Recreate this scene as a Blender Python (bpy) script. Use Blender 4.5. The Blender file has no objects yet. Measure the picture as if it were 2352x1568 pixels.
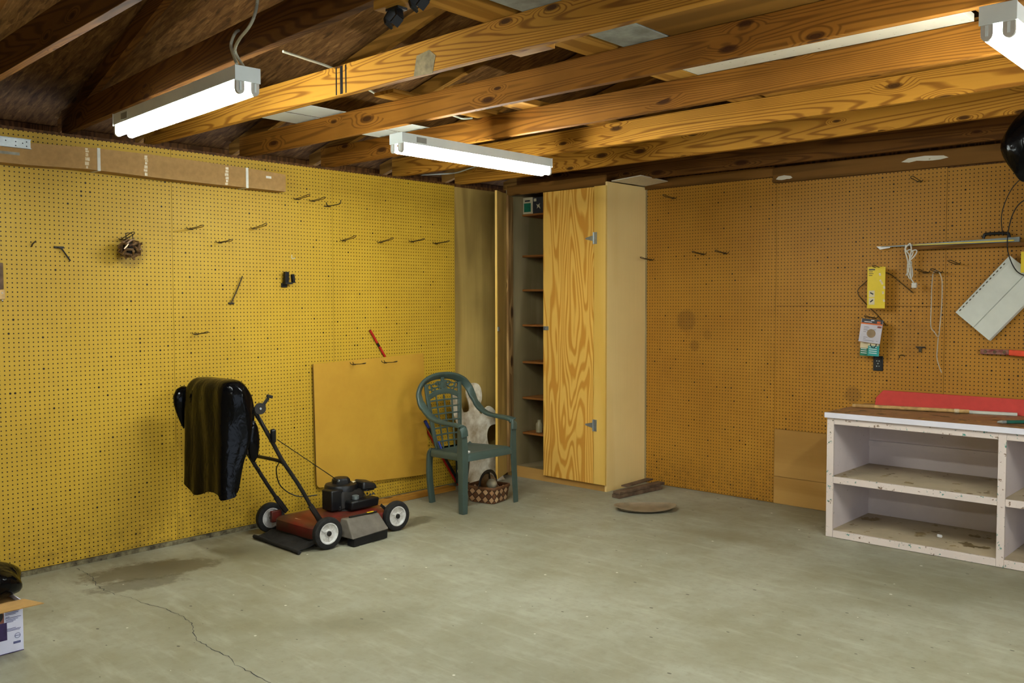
import bpy, bmesh, math, random
from mathutils import Vector, Matrix, Euler
R=random.Random(7)
pi=math.pi
S=bpy.context.scene; COL=S.collection
# ---------------------------------------------------------------- camera (measured from the photograph)
W,H=2352,1568
FPX,YAW,PITCH,ROLL=2076.97,0.744045,0.0446469,-0.0021179
CAM=Vector((5.40224,-6.34109,1.53236))
FW=Vector((-math.sin(YAW)*math.cos(PITCH),math.cos(YAW)*math.cos(PITCH),-math.sin(PITCH)))
r0=Vector((math.cos(YAW),math.sin(YAW),0)); u0=r0.cross(FW)
RT=r0*math.cos(ROLL)+u0*math.sin(ROLL); UP=u0*math.cos(ROLL)-r0*math.sin(ROLL)
def on(ax,v,x,y):
    """where the sight line of a photo pixel meets the real plane axis=v"""
    d=FW+RT*((x-W/2)/FPX)-UP*((y-H/2)/FPX)
    return CAM+d*((v-CAM[ax])/d[ax])
cd=bpy.data.cameras.new('camera'); cam=bpy.data.objects.new('camera',cd); COL.objects.link(cam)
M=Matrix((RT,UP,-FW)).transposed().to_4x4(); M.translation=CAM; cam.matrix_world=M
cd.sensor_width=36; cd.lens=FPX/W*36; cd.clip_start=.02; cd.clip_end=100
S.camera=cam
# ---------------------------------------------------------------- materials
def lin(c): return tuple(((v/255)/12.92 if v/255<=.04045 else ((v/255+.055)/1.055)**2.4) for v in c)+(1,)
class NT:
    def __init__(s,name):
        s.m=bpy.data.materials.new(name); s.m.use_nodes=True; s.t=s.m.node_tree
        s.b=s.t.nodes['Principled BSDF']
    def n(s,t,**k):
        o=s.t.nodes.new('ShaderNode'+t)
        for a,v in k.items(): setattr(o,a,v)
        return o
    def l(s,a,b): s.t.links.new(a,b)
    def val(s,i,v):
        if hasattr(v,'is_output') or isinstance(v,bpy.types.NodeSocket): s.l(v,i)
        else: i.default_value=v
    def math(s,op,a,b=0.,c=None):
        o=s.n('Math',operation=op); s.val(o.inputs[0],a); s.val(o.inputs[1],b)
        if c is not None: s.val(o.inputs[2],c)
        return o.outputs[0]
    def mix(s,f,a,b,mode='MIX'):
        o=s.n('Mix',data_type='RGBA',blend_type=mode); s.val(o.inputs[0],f); s.val(o.inputs[6],a); s.val(o.inputs[7],b); return o.outputs[2]
    def coord(s,scale=(1,1,1),rnd=True,rot=(0,0,0)):
        tc=s.n('TexCoord'); v=tc.outputs['Object']
        if rnd:
            oi=s.n('ObjectInfo'); k=s.n('VectorMath',operation='SCALE'); k.inputs[0].default_value=(31.7,47.3,23.9); s.l(oi.outputs['Random'],k.inputs['Scale'])
            a=s.n('VectorMath',operation='ADD'); s.l(v,a.inputs[0]); s.l(k.outputs[0],a.inputs[1]); v=a.outputs[0]
        mp=s.n('Mapping'); mp.inputs['Scale'].default_value=scale; mp.inputs['Rotation'].default_value=rot; s.l(v,mp.inputs['Vector']); return mp.outputs[0]
    def noise(s,v,scale,detail=4,rough=.55,dist=0):
        o=s.n('TexNoise'); s.l(v,o.inputs['Vector']); o.inputs['Scale'].default_value=scale; o.inputs['Detail'].default_value=detail
        o.inputs['Roughness'].default_value=rough; o.inputs['Distortion'].default_value=dist; return o.outputs['Fac']
    def ramp(s,f,stops):
        o=s.n('ValToRGB'); e=o.color_ramp.elements
        while len(e)<len(stops): e.new(.5)
        for x,(p,c) in zip(e,stops): x.position=p; x.color=c if len(c)==4 else tuple(c)+(1,)
        s.l(f,o.inputs[0]); return o.outputs[0]
    def bump(s,h,strength=.3,dist=.01):
        o=s.n('Bump'); o.inputs['Strength'].default_value=strength; o.inputs['Distance'].default_value=dist; s.l(h,o.inputs['Height']); s.l(o.outputs[0],s.b.inputs['Normal'])
    def out(s,col=None,rough=None,metal=None,spec=None):
        if col is not None: s.val(s.b.inputs['Base Color'],col)
        if rough is not None: s.val(s.b.inputs['Roughness'],rough)
        if metal is not None: s.b.inputs['Metallic'].default_value=metal
        if spec is not None: s.b.inputs['Specular IOR Level'].default_value=spec
        return s.m
BW=lambda v:(v,v,v,1)
def plain(name,c,rough=.55,metal=0,var=.12,scale=14,bump=0,spec=.4,c2=None):
    t=NT(name); v=t.coord(); f=t.noise(v,scale,5,.6); c=lin(c)
    d=lin(c2) if c2 else tuple(x*(1-var*2.2) for x in c[:3])+(1,)
    f2=t.ramp(f,[(.35,BW(0)),(.68,BW(1))])
    if bump: t.bump(f,bump,.01)
    return t.out(t.mix(f2,d,c),rough,metal,spec)
def wood(name,dark,light,axis=0,freq=16,along=.55,cross=5,rough=.6,knots=.0,fib=.25,sharp=(.3,.75),var=.25,detail=2):
    t=NT(name); sc=[cross]*3; sc[axis]=along; v=t.coord(tuple(sc))
    n=t.noise(v,1.,detail,.45,.25)
    if knots:
        sp=t.n('SeparateXYZ'); t.l(t.coord((1,1,1)),sp.inputs[0]); cv=t.n('CombineXYZ')
        oth=[k for k in range(3) if k!=axis]
        t.l(t.math('MULTIPLY',sp.outputs[axis],3.0),cv.inputs[0]); t.l(t.math('MULTIPLY',t.math('ADD',sp.outputs[oth[0]],sp.outputs[oth[1]]),9.),cv.inputs[1])
        vo=t.n('TexVoronoi',voronoi_dimensions='2D'); t.l(cv.outputs[0],vo.inputs['Vector']); vo.inputs['Scale'].default_value=1
        se=t.n('SeparateColor'); t.l(vo.outputs['Color'],se.inputs[0]); k=t.math('LESS_THAN',se.outputs[0],knots)
        dd=t.math('DIVIDE',vo.outputs['Distance'],t.math('MULTIPLY_ADD',se.outputs[1],.7,.5))
        n=t.math('ADD',n,t.math('MULTIPLY',t.math('MULTIPLY',t.ramp(dd,[(.0,BW(1)),(.12,BW(.55)),(.42,BW(0))]),k),.13))
    g=t.math('SINE',t.math('MULTIPLY',n,freq*6.283)); g=t.math('MULTIPLY_ADD',g,.5,.5)
    col=t.mix(t.ramp(g,[(sharp[0],BW(0)),(sharp[1],BW(.82))]),lin(light),lin(dark))
    sf=[90]*3; sf[axis]=1.6; f=t.noise(t.coord(tuple(sf)),1,3,.6)
    col=t.mix(t.math('MULTIPLY',f,fib),col,tuple(x*.45 for x in lin(dark)[:3])+(1,))
    big=t.noise(t.coord(),1.7,3,.5); col=t.mix(t.math('MULTIPLY',t.ramp(big,[(.35,BW(0)),(.7,BW(1))]),var),col,tuple(x*.55 for x in lin(dark)[:3])+(1,))
    if knots: col=t.mix(t.math('MULTIPLY',t.math('MULTIPLY',t.ramp(dd,[(.08,BW(1)),(.13,BW(.7)),(.17,BW(0))]),k),.92),col,lin((56,28,9)))
    t.bump(g,.04,.004); return t.out(col,rough,0,.12)
def pegboard(name,ax,c,c2,stains=()):
    """hardboard with 1/4 inch holes on a 1 inch grid; ax = horizontal world axis; stains=(u,z,radius,strength)"""
    t=NT(name); tc=t.n('TexCoord'); sp=t.n('SeparateXYZ'); t.l(tc.outputs['Object'],sp.inputs[0])
    u=sp.outputs[ax]; z=sp.outputs[2]; P=.0254
    fu=t.math('SUBTRACT',t.math('FRACT',t.math('DIVIDE',u,P)),.5); fz=t.math('SUBTRACT',t.math('FRACT',t.math('DIVIDE',z,P)),.5)
    d=t.math('SQRT',t.math('ADD',t.math('POWER',fu,2.),t.math('POWER',fz,2.)))
    cv=t.n('CombineXYZ'); t.l(t.math('FLOOR',t.math('DIVIDE',u,P)),cv.inputs[0]); t.l(t.math('FLOOR',t.math('DIVIDE',z,P)),cv.inputs[1])
    wn=t.n('TexWhiteNoise',noise_dimensions='2D'); t.l(cv.outputs[0],wn.inputs['Vector'])
    big=t.math('MULTIPLY',t.math('GREATER_THAN',wn.outputs[0],.988),.09)
    hole=t.math('LESS_THAN',d,t.math('ADD',big,.15))
    v=t.coord(rnd=False); n=t.noise(v,1.6,4,.6); n2=t.noise(v,40,3,.6)
    col=t.mix(t.ramp(n,[(.3,BW(0)),(.72,BW(1))]),lin(c2),lin(c))
    col=t.mix(t.math('MULTIPLY',n2,.16),col,lin((60,40,14)))
    # grime band near the floor
    gr=t.math('MULTIPLY',t.math('SUBTRACT',1.,t.math('SMOOTH_MIN',t.math('DIVIDE',z,.35),1.,.2)),t.ramp(t.noise(v,18,6,.7),[(.45,BW(0)),(.7,BW(1))]))
    col=t.mix(t.math('MULTIPLY',gr,.5),col,lin((58,46,28)))
    for (su,sz,sr,st) in stains:
        dd=t.math('SQRT',t.math('ADD',t.math('POWER',t.math('SUBTRACT',u,su),2.),t.math('POWER',t.math('SUBTRACT',z,sz),2.)))
        dd=t.math('ADD',t.math('DIVIDE',dd,sr),t.math('MULTIPLY',t.math('SUBTRACT',t.noise(v,25,3,.6),.5),.5))
        col=t.mix(t.math('MULTIPLY',t.ramp(dd,[(.7,BW(1)),(1.15,BW(0))]),st),col,lin((70,42,22)))
    col=t.mix(hole,col,lin((34,22,9)))
    t.bump(t.math('SUBTRACT',1.,hole),.5,.003)
    return t.out(col,.5,0,.25)
def concrete(name):
    t=NT(name); v=t.coord(rnd=False); n=t.noise(v,.9,6,.62); n2=t.noise(v,6,6,.65); n3=t.noise(t.coord((1.2,6,1),False,(0,0,.74)),2.2,5,.65)
    col=t.mix(t.ramp(n,[(.3,BW(0)),(.7,BW(1))]),lin((122,116,90)),lin((160,158,139)))
    col=t.mix(t.math('MULTIPLY',t.ramp(n2,[(.42,BW(0)),(.75,BW(1))]),.35),col,lin((108,98,68)))
    n5=t.noise(v,22,5,.7); col=t.mix(t.math('MULTIPLY',t.ramp(n5,[(.5,BW(0)),(.72,BW(1))]),.3),col,lin((104,98,76)))
    col=t.mix(t.math('MULTIPLY',t.ramp(n3,[(.52,BW(0)),(.74,BW(1))]),.3),col,lin((185,182,160)))
    tc=t.n('TexCoord'); sp=t.n('SeparateXYZ'); t.l(tc.outputs['Object'],sp.inputs[0])
    def stain(cx,cy,rx,ry,ang,c,st,edge=.35,col=None,ns=5):
        ca,sa=math.cos(ang),math.sin(ang); dx=t.math('SUBTRACT',sp.outputs[0],cx); dy=t.math('SUBTRACT',sp.outputs[1],cy)
        a=t.math('DIVIDE',t.math('ADD',t.math('MULTIPLY',dx,ca),t.math('MULTIPLY',dy,sa)),rx); b=t.math('DIVIDE',t.math('SUBTRACT',t.math('MULTIPLY',dy,ca),t.math('MULTIPLY',dx,sa)),ry)
        d=t.math('SQRT',t.math('ADD',t.math('POWER',a,2.),t.math('POWER',b,2.))); d=t.math('ADD',d,t.math('MULTIPLY',t.math('SUBTRACT',t.noise(v,ns,6,.7),.5),1.5))
        return t.mix(t.math('MULTIPLY',t.ramp(d,[(1-edge,BW(1)),(1,BW(0))]),st),col,lin(c))
    col=stain(.42,-3.98,.42,.2,1.25,(84,72,44),.75,.25,col,9)      # brown water stain by the pegboard wall
    col=stain(.62,-4.15,.12,.28,-.3,(66,56,34),.55,.3,col,14)
    col=stain(1.95,-3.72,.45,.2,1.2,(104,98,74),.5,.8,col)     # soft darker patch in the middle
    col=stain(.68,-2.2,.1,.2,.2,(74,66,42),.6,.3,col,12)
    col=stain(.55,-3.4,.35,.25,.5,(102,94,66),.5,.6,col)
    col=stain(2.5,-1.1,.5,.18,.1,(108,98,68),.5,.7,col)
    vo=t.n('TexVoronoi',voronoi_dimensions='2D'); vo.inputs['Scale'].default_value=3.2; t.l(v,vo.inputs['Vector']); sc=t.n('SeparateColor'); t.l(vo.outputs['Color'],sc.inputs[0])
    sp1=t.math('MULTIPLY',t.math('LESS_THAN',vo.outputs['Distance'],t.math('MULTIPLY',sc.outputs[1],.026)),t.math('GREATER_THAN',sc.outputs[0],.6))
    col=t.mix(sp1,col,lin((205,200,185)))
    vo2=t.n('TexVoronoi',voronoi_dimensions='2D'); vo2.inputs['Scale'].default_value=4.1; t.l(t.coord((1,1.6,1),False),vo2.inputs['Vector']); sc2=t.n('SeparateColor'); t.l(vo2.outputs['Color'],sc2.inputs[0])
    sp2=t.math('MULTIPLY',t.math('LESS_THAN',vo2.outputs['Distance'],t.math('MULTIPLY',sc2.outputs[1],.045)),t.math('GREATER_THAN',sc2.outputs[0],.6))
    col=t.mix(t.math('MULTIPLY',sp2,.8),col,lin((62,54,40)))
    t.bump(n2,.08,.01)
    return t.out(col,t.math('MULTIPLY_ADD',n,.25,.42),0,.35)
def osb(name):
    t=NT(name); acc=None
    for i,(rot,sc) in enumerate(((.25,1),(1.35,1.2),(2.3,.85))):
        vo=t.n('TexVoronoi'); vo.inputs['Scale'].default_value=22*sc; t.l(t.coord((.5,2.6,.5),False,(0,0,rot)),vo.inputs['Vector'])
        s_=t.n('SeparateColor'); t.l(vo.outputs['Color'],s_.inputs[0]); acc=s_.outputs[0] if acc is None else t.math('ADD',acc,s_.outputs[i%3])
    f=t.math('DIVIDE',acc,3.); fine=t.noise(t.coord((9,80,9),False,(0,0,.5)),1.5,4,.6); f=t.math('ADD',t.math('MULTIPLY',f,.6),t.math('MULTIPLY',fine,.42))
    col=t.ramp(f,[(.22,lin((58,36,16))),(.45,lin((88,58,28))),(.62,lin((106,74,38))),(.85,lin((138,102,58)))])
    t.bump(f,.2,.005); return t.out(col,.75,0,.15)
def trashbag(name,k=1.):
    t=NT(name); v=t.coord((1,1,.45)); n=t.noise(v,11,3,.5,1.6); n2=t.noise(t.coord((1,1,.7)),20,1,.5,1.5)
    t.bump(t.math('ADD',n,t.math('MULTIPLY',n2,.3)),.34*k,.016); return t.out(lin((5,5,6)),.17,0,.15)
def emit(name,c,s):
    t=NT(name); t.b.inputs['Base Color'].default_value=(.9,.9,.9,1); t.b.inputs['Emission Color'].default_value=c; t.b.inputs['Emission Strength'].default_value=s; return t.m
def weave(name):
    t=NT(name); tc=t.n('TexCoord'); sp=t.n('SeparateXYZ'); t.l(tc.outputs['Object'],sp.inputs[0])
    a=t.math('ADD',sp.outputs[0],sp.outputs[1]); z=sp.outputs[2]; P=.06
    p=t.math('DIVIDE',t.math('ADD',a,z),P); q=t.math('DIVIDE',t.math('SUBTRACT',a,z),P)
    ch=t.math('MODULO',t.math('ABSOLUTE',t.math('ADD',t.math('FLOOR',p),t.math('FLOOR',q))),2.)
    cv=t.n('CombineXYZ'); t.l(t.math('FLOOR',p),cv.inputs[0]); t.l(t.math('FLOOR',q),cv.inputs[1]); wn=t.n('TexWhiteNoise',noise_dimensions='2D'); t.l(cv.outputs[0],wn.inputs['Vector'])
    c1=t.mix(wn.outputs[0],lin((150,104,66)),lin((206,168,124))); c0=t.mix(wn.outputs[0],lin((86,52,30)),lin((124,80,48)))
    col=t.mix(ch,c0,c1)
    ed=t.math('MINIMUM',t.math('MINIMUM',t.math('FRACT',p),t.math('SUBTRACT',1.,t.math('FRACT',p))),t.math('MINIMUM',t.math('FRACT',q),t.math('SUBTRACT',1.,t.math('FRACT',q))))
    e=t.ramp(ed,[(.02,BW(0)),(.12,BW(1))]); col=t.mix(e,lin((48,28,16)),col); t.bump(t.math('MULTIPLY',e,t.math('ADD',ch,.5)),.6,.004); return t.out(col,.6,0,.3)
def worn(name,base,chips,amount=.62,rough=.5,var=.1,scale=60):
    """painted surface with small chips of other paint"""
    t=NT(name); v=t.coord(); n=t.noise(v,scale,3,.7); n1=t.noise(v,3,4,.6); col=t.mix(t.math('MULTIPLY',t.ramp(n1,[(.4,BW(0)),(.75,BW(1))]),var*3),lin(base),tuple(x*.72 for x in lin(base)[:3])+(1,))
    m=t.ramp(n,[(amount,BW(0)),(amount+.03,BW(1))]); col=t.mix(m,col,t.mix(t.ramp(t.noise(v,11,2),[(.45,BW(0)),(.55,BW(1))]),lin(chips[0]),lin(chips[1]))); t.bump(n1,.1,.01); return t.out(col,rough,0,.35)

M_={}
def mk():
    m=M_
    m['pegA']=pegboard('pegboard_yellow_hardboard',1,(196,158,46),(182,144,40),[(-3.87,1.84,.12,.25)])
    m['pegB']=pegboard('pegboard_tan_hardboard',0,(184,131,42),(168,115,34),[(1.482,1.375,.1,.3),(1.56,1.17,.05,.28),(1.68,1.26,.045,.18),(3.25,1.27,.14,.15),(2.85,.86,.07,.3)])
    m['floor']=concrete('stained_concrete')
    m['curb']=plain('dirty_concrete_curb',(132,122,92),.8,0,.3,20,.4,.2,(60,52,38))
    m['osb']=osb('roof_osb')
    m['stud']=wood('dark_framing',(70,44,22),(104,68,34),2)
    m['joist']=wood('joist_pine',(112,68,20),(164,108,36),0,38.,.22,4.2,.75,.34,.3,(.5,.98),.55)
    m['joistB']=wood('joist_dark_pine',(80,48,18),(118,76,30),0,34.,.24,4.2,.8,.3,.35,(.45,.95),.6)
    m['joistC']=wood('joist_light_pine',(122,74,20),(190,134,46),0,44.,.2,4.2,.7,.4,.25,(.6,.98),.25)
    m['rafter']=wood('rafter_pine',(110,74,26),(150,106,44),0,12,.4,5,.65,.15)
    m['plyA']=wood('weathered_plywood',(146,118,62),(188,156,86),2,4,.3,3.,.7,0,.4,(.3,.9),.5)
    m['plyIn']=wood('grey_plywood',(138,120,80),(166,146,106),2,3,.35,2.4,.75,0,.3,(.3,.8),.4)
    m['plyB']=wood('birch_plywood',(232,192,116),(250,220,152),2,1.6,.25,1.6,.5,0,.12,(.2,.9),.15)
    m['door']=wood('fir_plywood',(202,136,46),(238,190,94),2,24,.5,3.4,.45,0,.15,(.35,.85),.06,2.4)
    m['stile']=wood('stile_pine',(220,174,80),(242,202,114),2,3,.3,3,.45,0,.15,(.2,.9),.1)
    m['knotty']=wood('knotty_batten',(128,92,50),(186,146,90),2,8,.5,5,.65,.4)
    m['base']=wood('toe_board',(172,128,64),(190,146,80),0,5,.3,3,.6,0,.2,(.2,.95),.2)
    m['header']=wood('header_board',(100,66,26),(132,90,40),0,6,.4,6,.65,.2)
    m['shelf']=wood('shelf_board',(136,82,36),(168,108,52),0,6,.4,6,.6)
    m['deck']=wood('attic_plywood',(116,78,28),(146,102,42),0,4,.3,2.5,.7,.2)
    m['pine']=wood('pine_board',(150,100,34),(190,138,58),1,10,.35,5,.6,.25)
    m['pinex']=wood('pine_board_x',(150,100,34),(190,138,58),0,10,.35,5,.6,.25)
    m['greyply']=plain('grey_painted_board',(168,168,156),.7,0,.2,9,.3,.3,(126,124,112))
    m['whitewood']=worn('white_painted_board',(216,206,184),((150,128,92),(176,160,128)),.66,.6,.12,40)
    m['siding']=plain('white_vinyl',(216,218,206),.45,0,.08,3)
    m['steel']=plain('galvanised_steel',(176,182,182),.38,.7,.12,20)
    m['wire']=plain('dark_wire',(82,70,48),.45,.6,.2,40)
    m['darkwire']=plain('blackened_wire',(46,42,38),.5,.4,.1,40)
    m['white']=plain('white_enamel',(218,224,218),.4,0,.05,6)
    m['cablew']=plain('white_cable',(206,202,176),.5,0,.08,20)
    m['socket']=plain('lamp_socket',(196,190,176),.45,0,.1)
    m['label']=plain('faded_label',(150,150,140),.6)
    m['tube']=emit('lit_fluorescent_tube',(.93,1,.96,1),TUBE)
    m['card']=plain('cardboard',(172,132,76),.75,0,.08,30)
    m['hardb']=plain('brown_hardboard',(192,147,50),.55,0,.1,2.4,.02,.3,(178,132,42))
    m['edge']=plain('hardboard_edge',(84,54,24),.7)
    m['strap']=plain('white_strap',(224,220,206),.5)
    m['tape']=plain('clear_tape',(196,166,112),.3,0,.2,60,0,.6,(216,204,176))
    m['black']=plain('black_plastic',(17,17,19),.42,0,.15,10)
    m['blackm']=plain('black_metal',(22,21,21),.5,.1,.25,18,0,.35,(38,33,28))
    m['rubber']=plain('tyre_rubber',(40,38,36),.75,0,.2,40,.3,.25)
    m['red']=plain('dusty_red_paint',(100,16,12),.45,0,.2,7,0,.35,(74,42,28))
    m['redp']=plain('red_paint',(186,34,26),.4,0,.1,10)
    m['wheel']=plain('white_wheel',(214,212,208),.45,0,.06,30,0,.4,(176,170,160))
    m['grey']=plain('dusty_grey_plastic',(104,96,84),.7,0,.15,14)
    m['bag']=trashbag('black_trash_bag'); m['smudge']=plain('grey_smudge',(140,122,84),.7,0,.2,30)
    m['chair']=plain('green_resin',(67,83,75),.42,0,.1,5,0,.45)
    m['basket']=weave('basket_weave')
    m['ratt']=plain('basket_rim',(112,72,40),.6,0,.2,30)
    m['ghost']=plain('chipped_white_plywood',(232,226,208),.65,0,.18,12,.05,.3,(176,158,126))
    m['tan']=plain('tan_cloth',(138,106,68),.85,0,.2,20,.2)
    m['ball']=plain('greyed_ball',(150,138,112),.6,0,.15,12)
    m['dkgreen']=plain('dark_green_panel',(24,36,36),.5)
    m['bench']=worn('chipped_cream_paint',(216,200,190),((70,130,118),(120,96,76)),.62,.5,.1,42)
    m['benchin']=worn('cabinet_inside_paint',(228,214,210),((120,104,84),(84,110,104)),.72,.55,.12,30)
    m['benchtop']=worn('stained_bench_top',(158,116,80),((84,66,40),(172,132,70)),.55,.5,.4,14)
    m['shelfp']=worn('dirty_shelf_paint',(190,172,142),((120,100,66),(150,128,84)),.6,.6,.35,7)
    m['edgew']=worn('white_edge_strip',(220,216,224),((180,120,110),(150,140,140)),.74,.45,.06,30)
    m['redb']=plain('red_painted_board',(204,66,56),.6,0,.06,16)
    m['paper']=plain('white_paper',(232,230,228),.6,0,.02)
    m['stick']=plain('bamboo_stick',(206,166,104),.55,0,.2,24)
    m['green']=plain('green_handle',(40,108,92),.4)
    m['yellow']=plain('yellow_card',(228,198,30),.45,0,.05,8)
    m['ink']=plain('dark_ink',(52,48,46),.6)
    m['inkb']=plain('blue_grey_ink',(104,106,150),.6)
    m['gpack']=plain('lavender_grey_card',(196,190,196),.35,0,.05)
    m['orange']=plain('orange_band',(226,108,40),.45)
    m['dkgrey']=plain('charcoal_card',(58,56,58),.45)
    m['disc']=plain('tan_disc',(158,132,100),.8)
    m['teal']=plain('teal_card',(40,150,144),.4,0,.05)
    m['greenc']=plain('green_card',(36,128,96),.45,0,.2,30)
    m['cream']=plain('cream_card',(214,198,160),.6,0,.06)
    m['cordw']=plain('white_cord',(222,218,204),.5)
    m['string']=plain('grey_white_string',(190,176,152),.7)
    m['boxw']=plain('white_printed_carton',(226,226,246),.4,0,.03)
    m['purple']=plain('purple_print',(74,52,112),.45,0,.3,12)
    m['skin']=plain('brown_print',(140,88,74),.5,0,.2,10)
    m['plankd']=plain('old_brown_board',(120,96,74),.75,0,.25,14,.2,.2)
    m['tray']=plain('brown_tray',(146,128,102),.4,0,.2,9,0,.4)
    m['maroon']=plain('maroon_paint',(112,30,36),.5,0,.3,40,0,.4,(150,110,90))
    m['orangep']=plain('orange_plastic',(222,72,36),.4)
    m['pod']=plain('dark_bronze_rods',(150,118,80),.3,.4,.3,30,0,.5,(70,44,30))
    m['blue']=plain('blue_grip',(34,58,140),.45)
    m['glass']=plain('pale_jar',(166,154,118),.2,0,.1)
    m['crack']=plain('crack_shadow',(58,58,56),.9)
    m['greypipe']=plain('grey_pipe',(128,136,134),.4,.5,.1)
TUBE=56.0; SKY=1.1; EXPO=0.93
mk()
# ---------------------------------------------------------------- mesh building
class MB:
    def __init__(s): s.b=bmesh.new(); s.mi=0
    def vs(s,pts): return [s.b.verts.new(p) for p in pts]
    def face(s,vv):
        try: f=s.b.faces.new(vv); f.material_index=s.mi; return f
        except ValueError: return None
    def hexa(s,p):
        v=s.vs(p)
        for q in ((0,3,2,1),(4,5,6,7),(0,1,5,4),(1,2,6,5),(2,3,7,6),(3,0,4,7)): s.face([v[i] for i in q])
        return s
    def box(s,x0,x1,y0,y1,z0,z1): return s.hexa([(x0,y0,z0),(x1,y0,z0),(x1,y1,z0),(x0,y1,z0),(x0,y0,z1),(x1,y0,z1),(x1,y1,z1),(x0,y1,z1)])
    def obox(s,c,size,rot=(0,0,0)):
        m=Euler(rot).to_matrix() if not isinstance(rot,Matrix) else rot; c=Vector(c); a,b,d=[k/2 for k in size]
        return s.hexa([c+m@Vector(q) for q in ((-a,-b,-d),(a,-b,-d),(a,b,-d),(-a,b,-d),(-a,-b,d),(a,-b,d),(a,b,d),(-a,b,d))])
    def beam(s,p,q,w,h,up=(0,0,1)):
        p,q,up=Vector(p),Vector(q),Vector(up); d=(q-p).normalized(); sd=d.cross(up).normalized(); u=sd.cross(d)
        a,b=sd*w/2,u*h/2
        return s.hexa([p-a-b,p+a-b,p+a+b,p-a+b,q-a-b,q+a-b,q+a+b,q-a+b])
    def loft(s,loops,cap0=True,cap1=True,closed=True):
        L=[s.vs(l) for l in loops]; n=len(L[0])
        for A,B in zip(L,L[1:]):
            for i in range(n if closed else n-1): s.face([A[i],A[(i+1)%n],B[(i+1)%n],B[i]])
        if cap0: s.face(L[0][::-1])
        if cap1: s.face(L[-1])
        return s
    def sweep(s,pts,sec,ref=(0,0,1),closed=False,scale=None,cap=True):
        """sec: list of (a,b) in the frame (side,up) along pts"""
        pts=[Vector(p) for p in pts]; n=len(pts); loops=[]; ref=Vector(ref); prev=None
        for i,p in enumerate(pts):
            d=(pts[(i+1)%n]-pts[i-1]) if closed else (pts[min(i+1,n-1)]-pts[max(i-1,0)])
            d.normalize(); sd=d.cross(ref)
            if sd.length<.08: sd=prev.copy() if prev else d.orthogonal()
            sd=(sd-d*sd.dot(d)).normalized(); 
            if prev is not None and sd.dot(prev)<0: sd=-sd
            prev=sd; u=sd.cross(d); k=scale[i] if scale else 1
            loops.append([p+sd*a*k+u*b*k for a,b in sec])
        if closed: loops.append(loops[0]); return s.loft(loops,False,False)
        return s.loft(loops,cap,cap)
    def tube(s,pts,r,n=8,closed=False,scale=None,ref=(0.13,.21,.97)):
        return s.sweep(pts,circ(r,r,n),ref,closed,scale)
    def lathe(s,prof,o,axis,n=24,cap=True):
        o,ax=Vector(o),Vector(axis).normalized(); a=ax.orthogonal().normalized(); b=ax.cross(a)
        return s.loft([[o+ax*h+(a*math.cos(t)+b*math.sin(t))*r for t in [2*pi*i/n for i in range(n)]] for r,h in prof],cap,cap)
    def prism(s,poly,o,u,v,w):
        o,u,v,w=map(Vector,(o,u,v,w)); A=[o+u*a+v*b for a,b in poly]; return s.loft([A,[p+w for p in A]])
    def done(s): bmesh.ops.recalc_face_normals(s.b,faces=s.b.faces); return s
def circ(a,b,n=8): return [(a*math.cos(2*pi*i/n),b*math.sin(2*pi*i/n)) for i in range(n)]
def rrect(a,b,r,n=3):
    o=[]
    for cx,cy,t0 in ((a-r,b-r,0),(-a+r,b-r,pi/2),(-a+r,-b+r,pi),(a-r,-b+r,1.5*pi)):
        o+=[(cx+r*math.cos(t0+pi/2*i/n),cy+r*math.sin(t0+pi/2*i/n)) for i in range(n+1)]
    return o
def smooth(pts,k=6,closed=False):
    P=[Vector(p) for p in pts]; n=len(P); o=[]
    for i in range(n if closed else n-1):
        a,b,c,d=(P[(i-1)%n],P[i],P[(i+1)%n],P[(i+2)%n]) if closed else (P[max(i-1,0)],P[i],P[i+1],P[min(i+2,n-1)])
        for j in range(k):
            t=j/k; o.append(.5*((2*b)+(c-a)*t+(2*a-5*b+4*c-d)*t*t+(3*b-a-3*c+d)*t**3))
    if not closed: o.append(P[-1])
    return o
WM={}
def tag(o,label,cat,group=None,kind=None):
    if label: o['label']=label
    if cat: o['category']=cat
    if group: o['group']=group
    if kind: o['kind']=kind
    return o
def thing(name,label,cat,loc=(0,0,0),rot=(0,0,0),group=None):
    o=bpy.data.objects.new(name,None); COL.objects.link(o); o.empty_display_size=.1; o.location=loc; o.rotation_euler=rot
    WM[o.name]=Matrix.Translation(loc)@Euler(rot).to_matrix().to_4x4(); return tag(o,label,cat,group)
def obj(name,mb,mat,parent=None,local=False,bevel=0,label=None,origin=None,smoothing=38):
    b=mb.b; bmesh.ops.recalc_face_normals(b,faces=b.faces)
    for f in b.faces: f.smooth=True
    th=math.radians(smoothing)
    for e in b.edges:
        if len(e.link_faces)!=2 or e.calc_face_angle(0)>th: e.smooth=False
    inv=Matrix.Identity(4); loc=None
    if parent is not None:
        if not local: inv=WM[parent.name].inverted()
    elif origin is not None: loc=Vector(origin); inv=Matrix.Translation(-loc)
    else:
        xs=[v.co for v in b.verts]; loc=Vector(((min(v.x for v in xs)+max(v.x for v in xs))/2,(min(v.y for v in xs)+max(v.y for v in xs))/2,min(v.z for v in xs))); inv=Matrix.Translation(-loc)
    b.transform(inv); me=bpy.data.meshes.new(name); b.to_mesh(me); b.free()
    for m in (mat if isinstance(mat,(list,tuple)) else [mat]): me.materials.append(M_[m])
    o=bpy.data.objects.new(name,me); COL.objects.link(o)
    if parent is not None: o.parent=parent; WM[o.name]=WM[parent.name].copy()
    else: o.location=loc; WM[o.name]=Matrix.Translation(loc)
    if bevel:
        mod=o.modifiers.new('bevel','BEVEL'); mod.width=bevel; mod.segments=2; mod.limit_method='ANGLE'; mod.angle_limit=.6
    if label: o['label']=label
    return o
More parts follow.
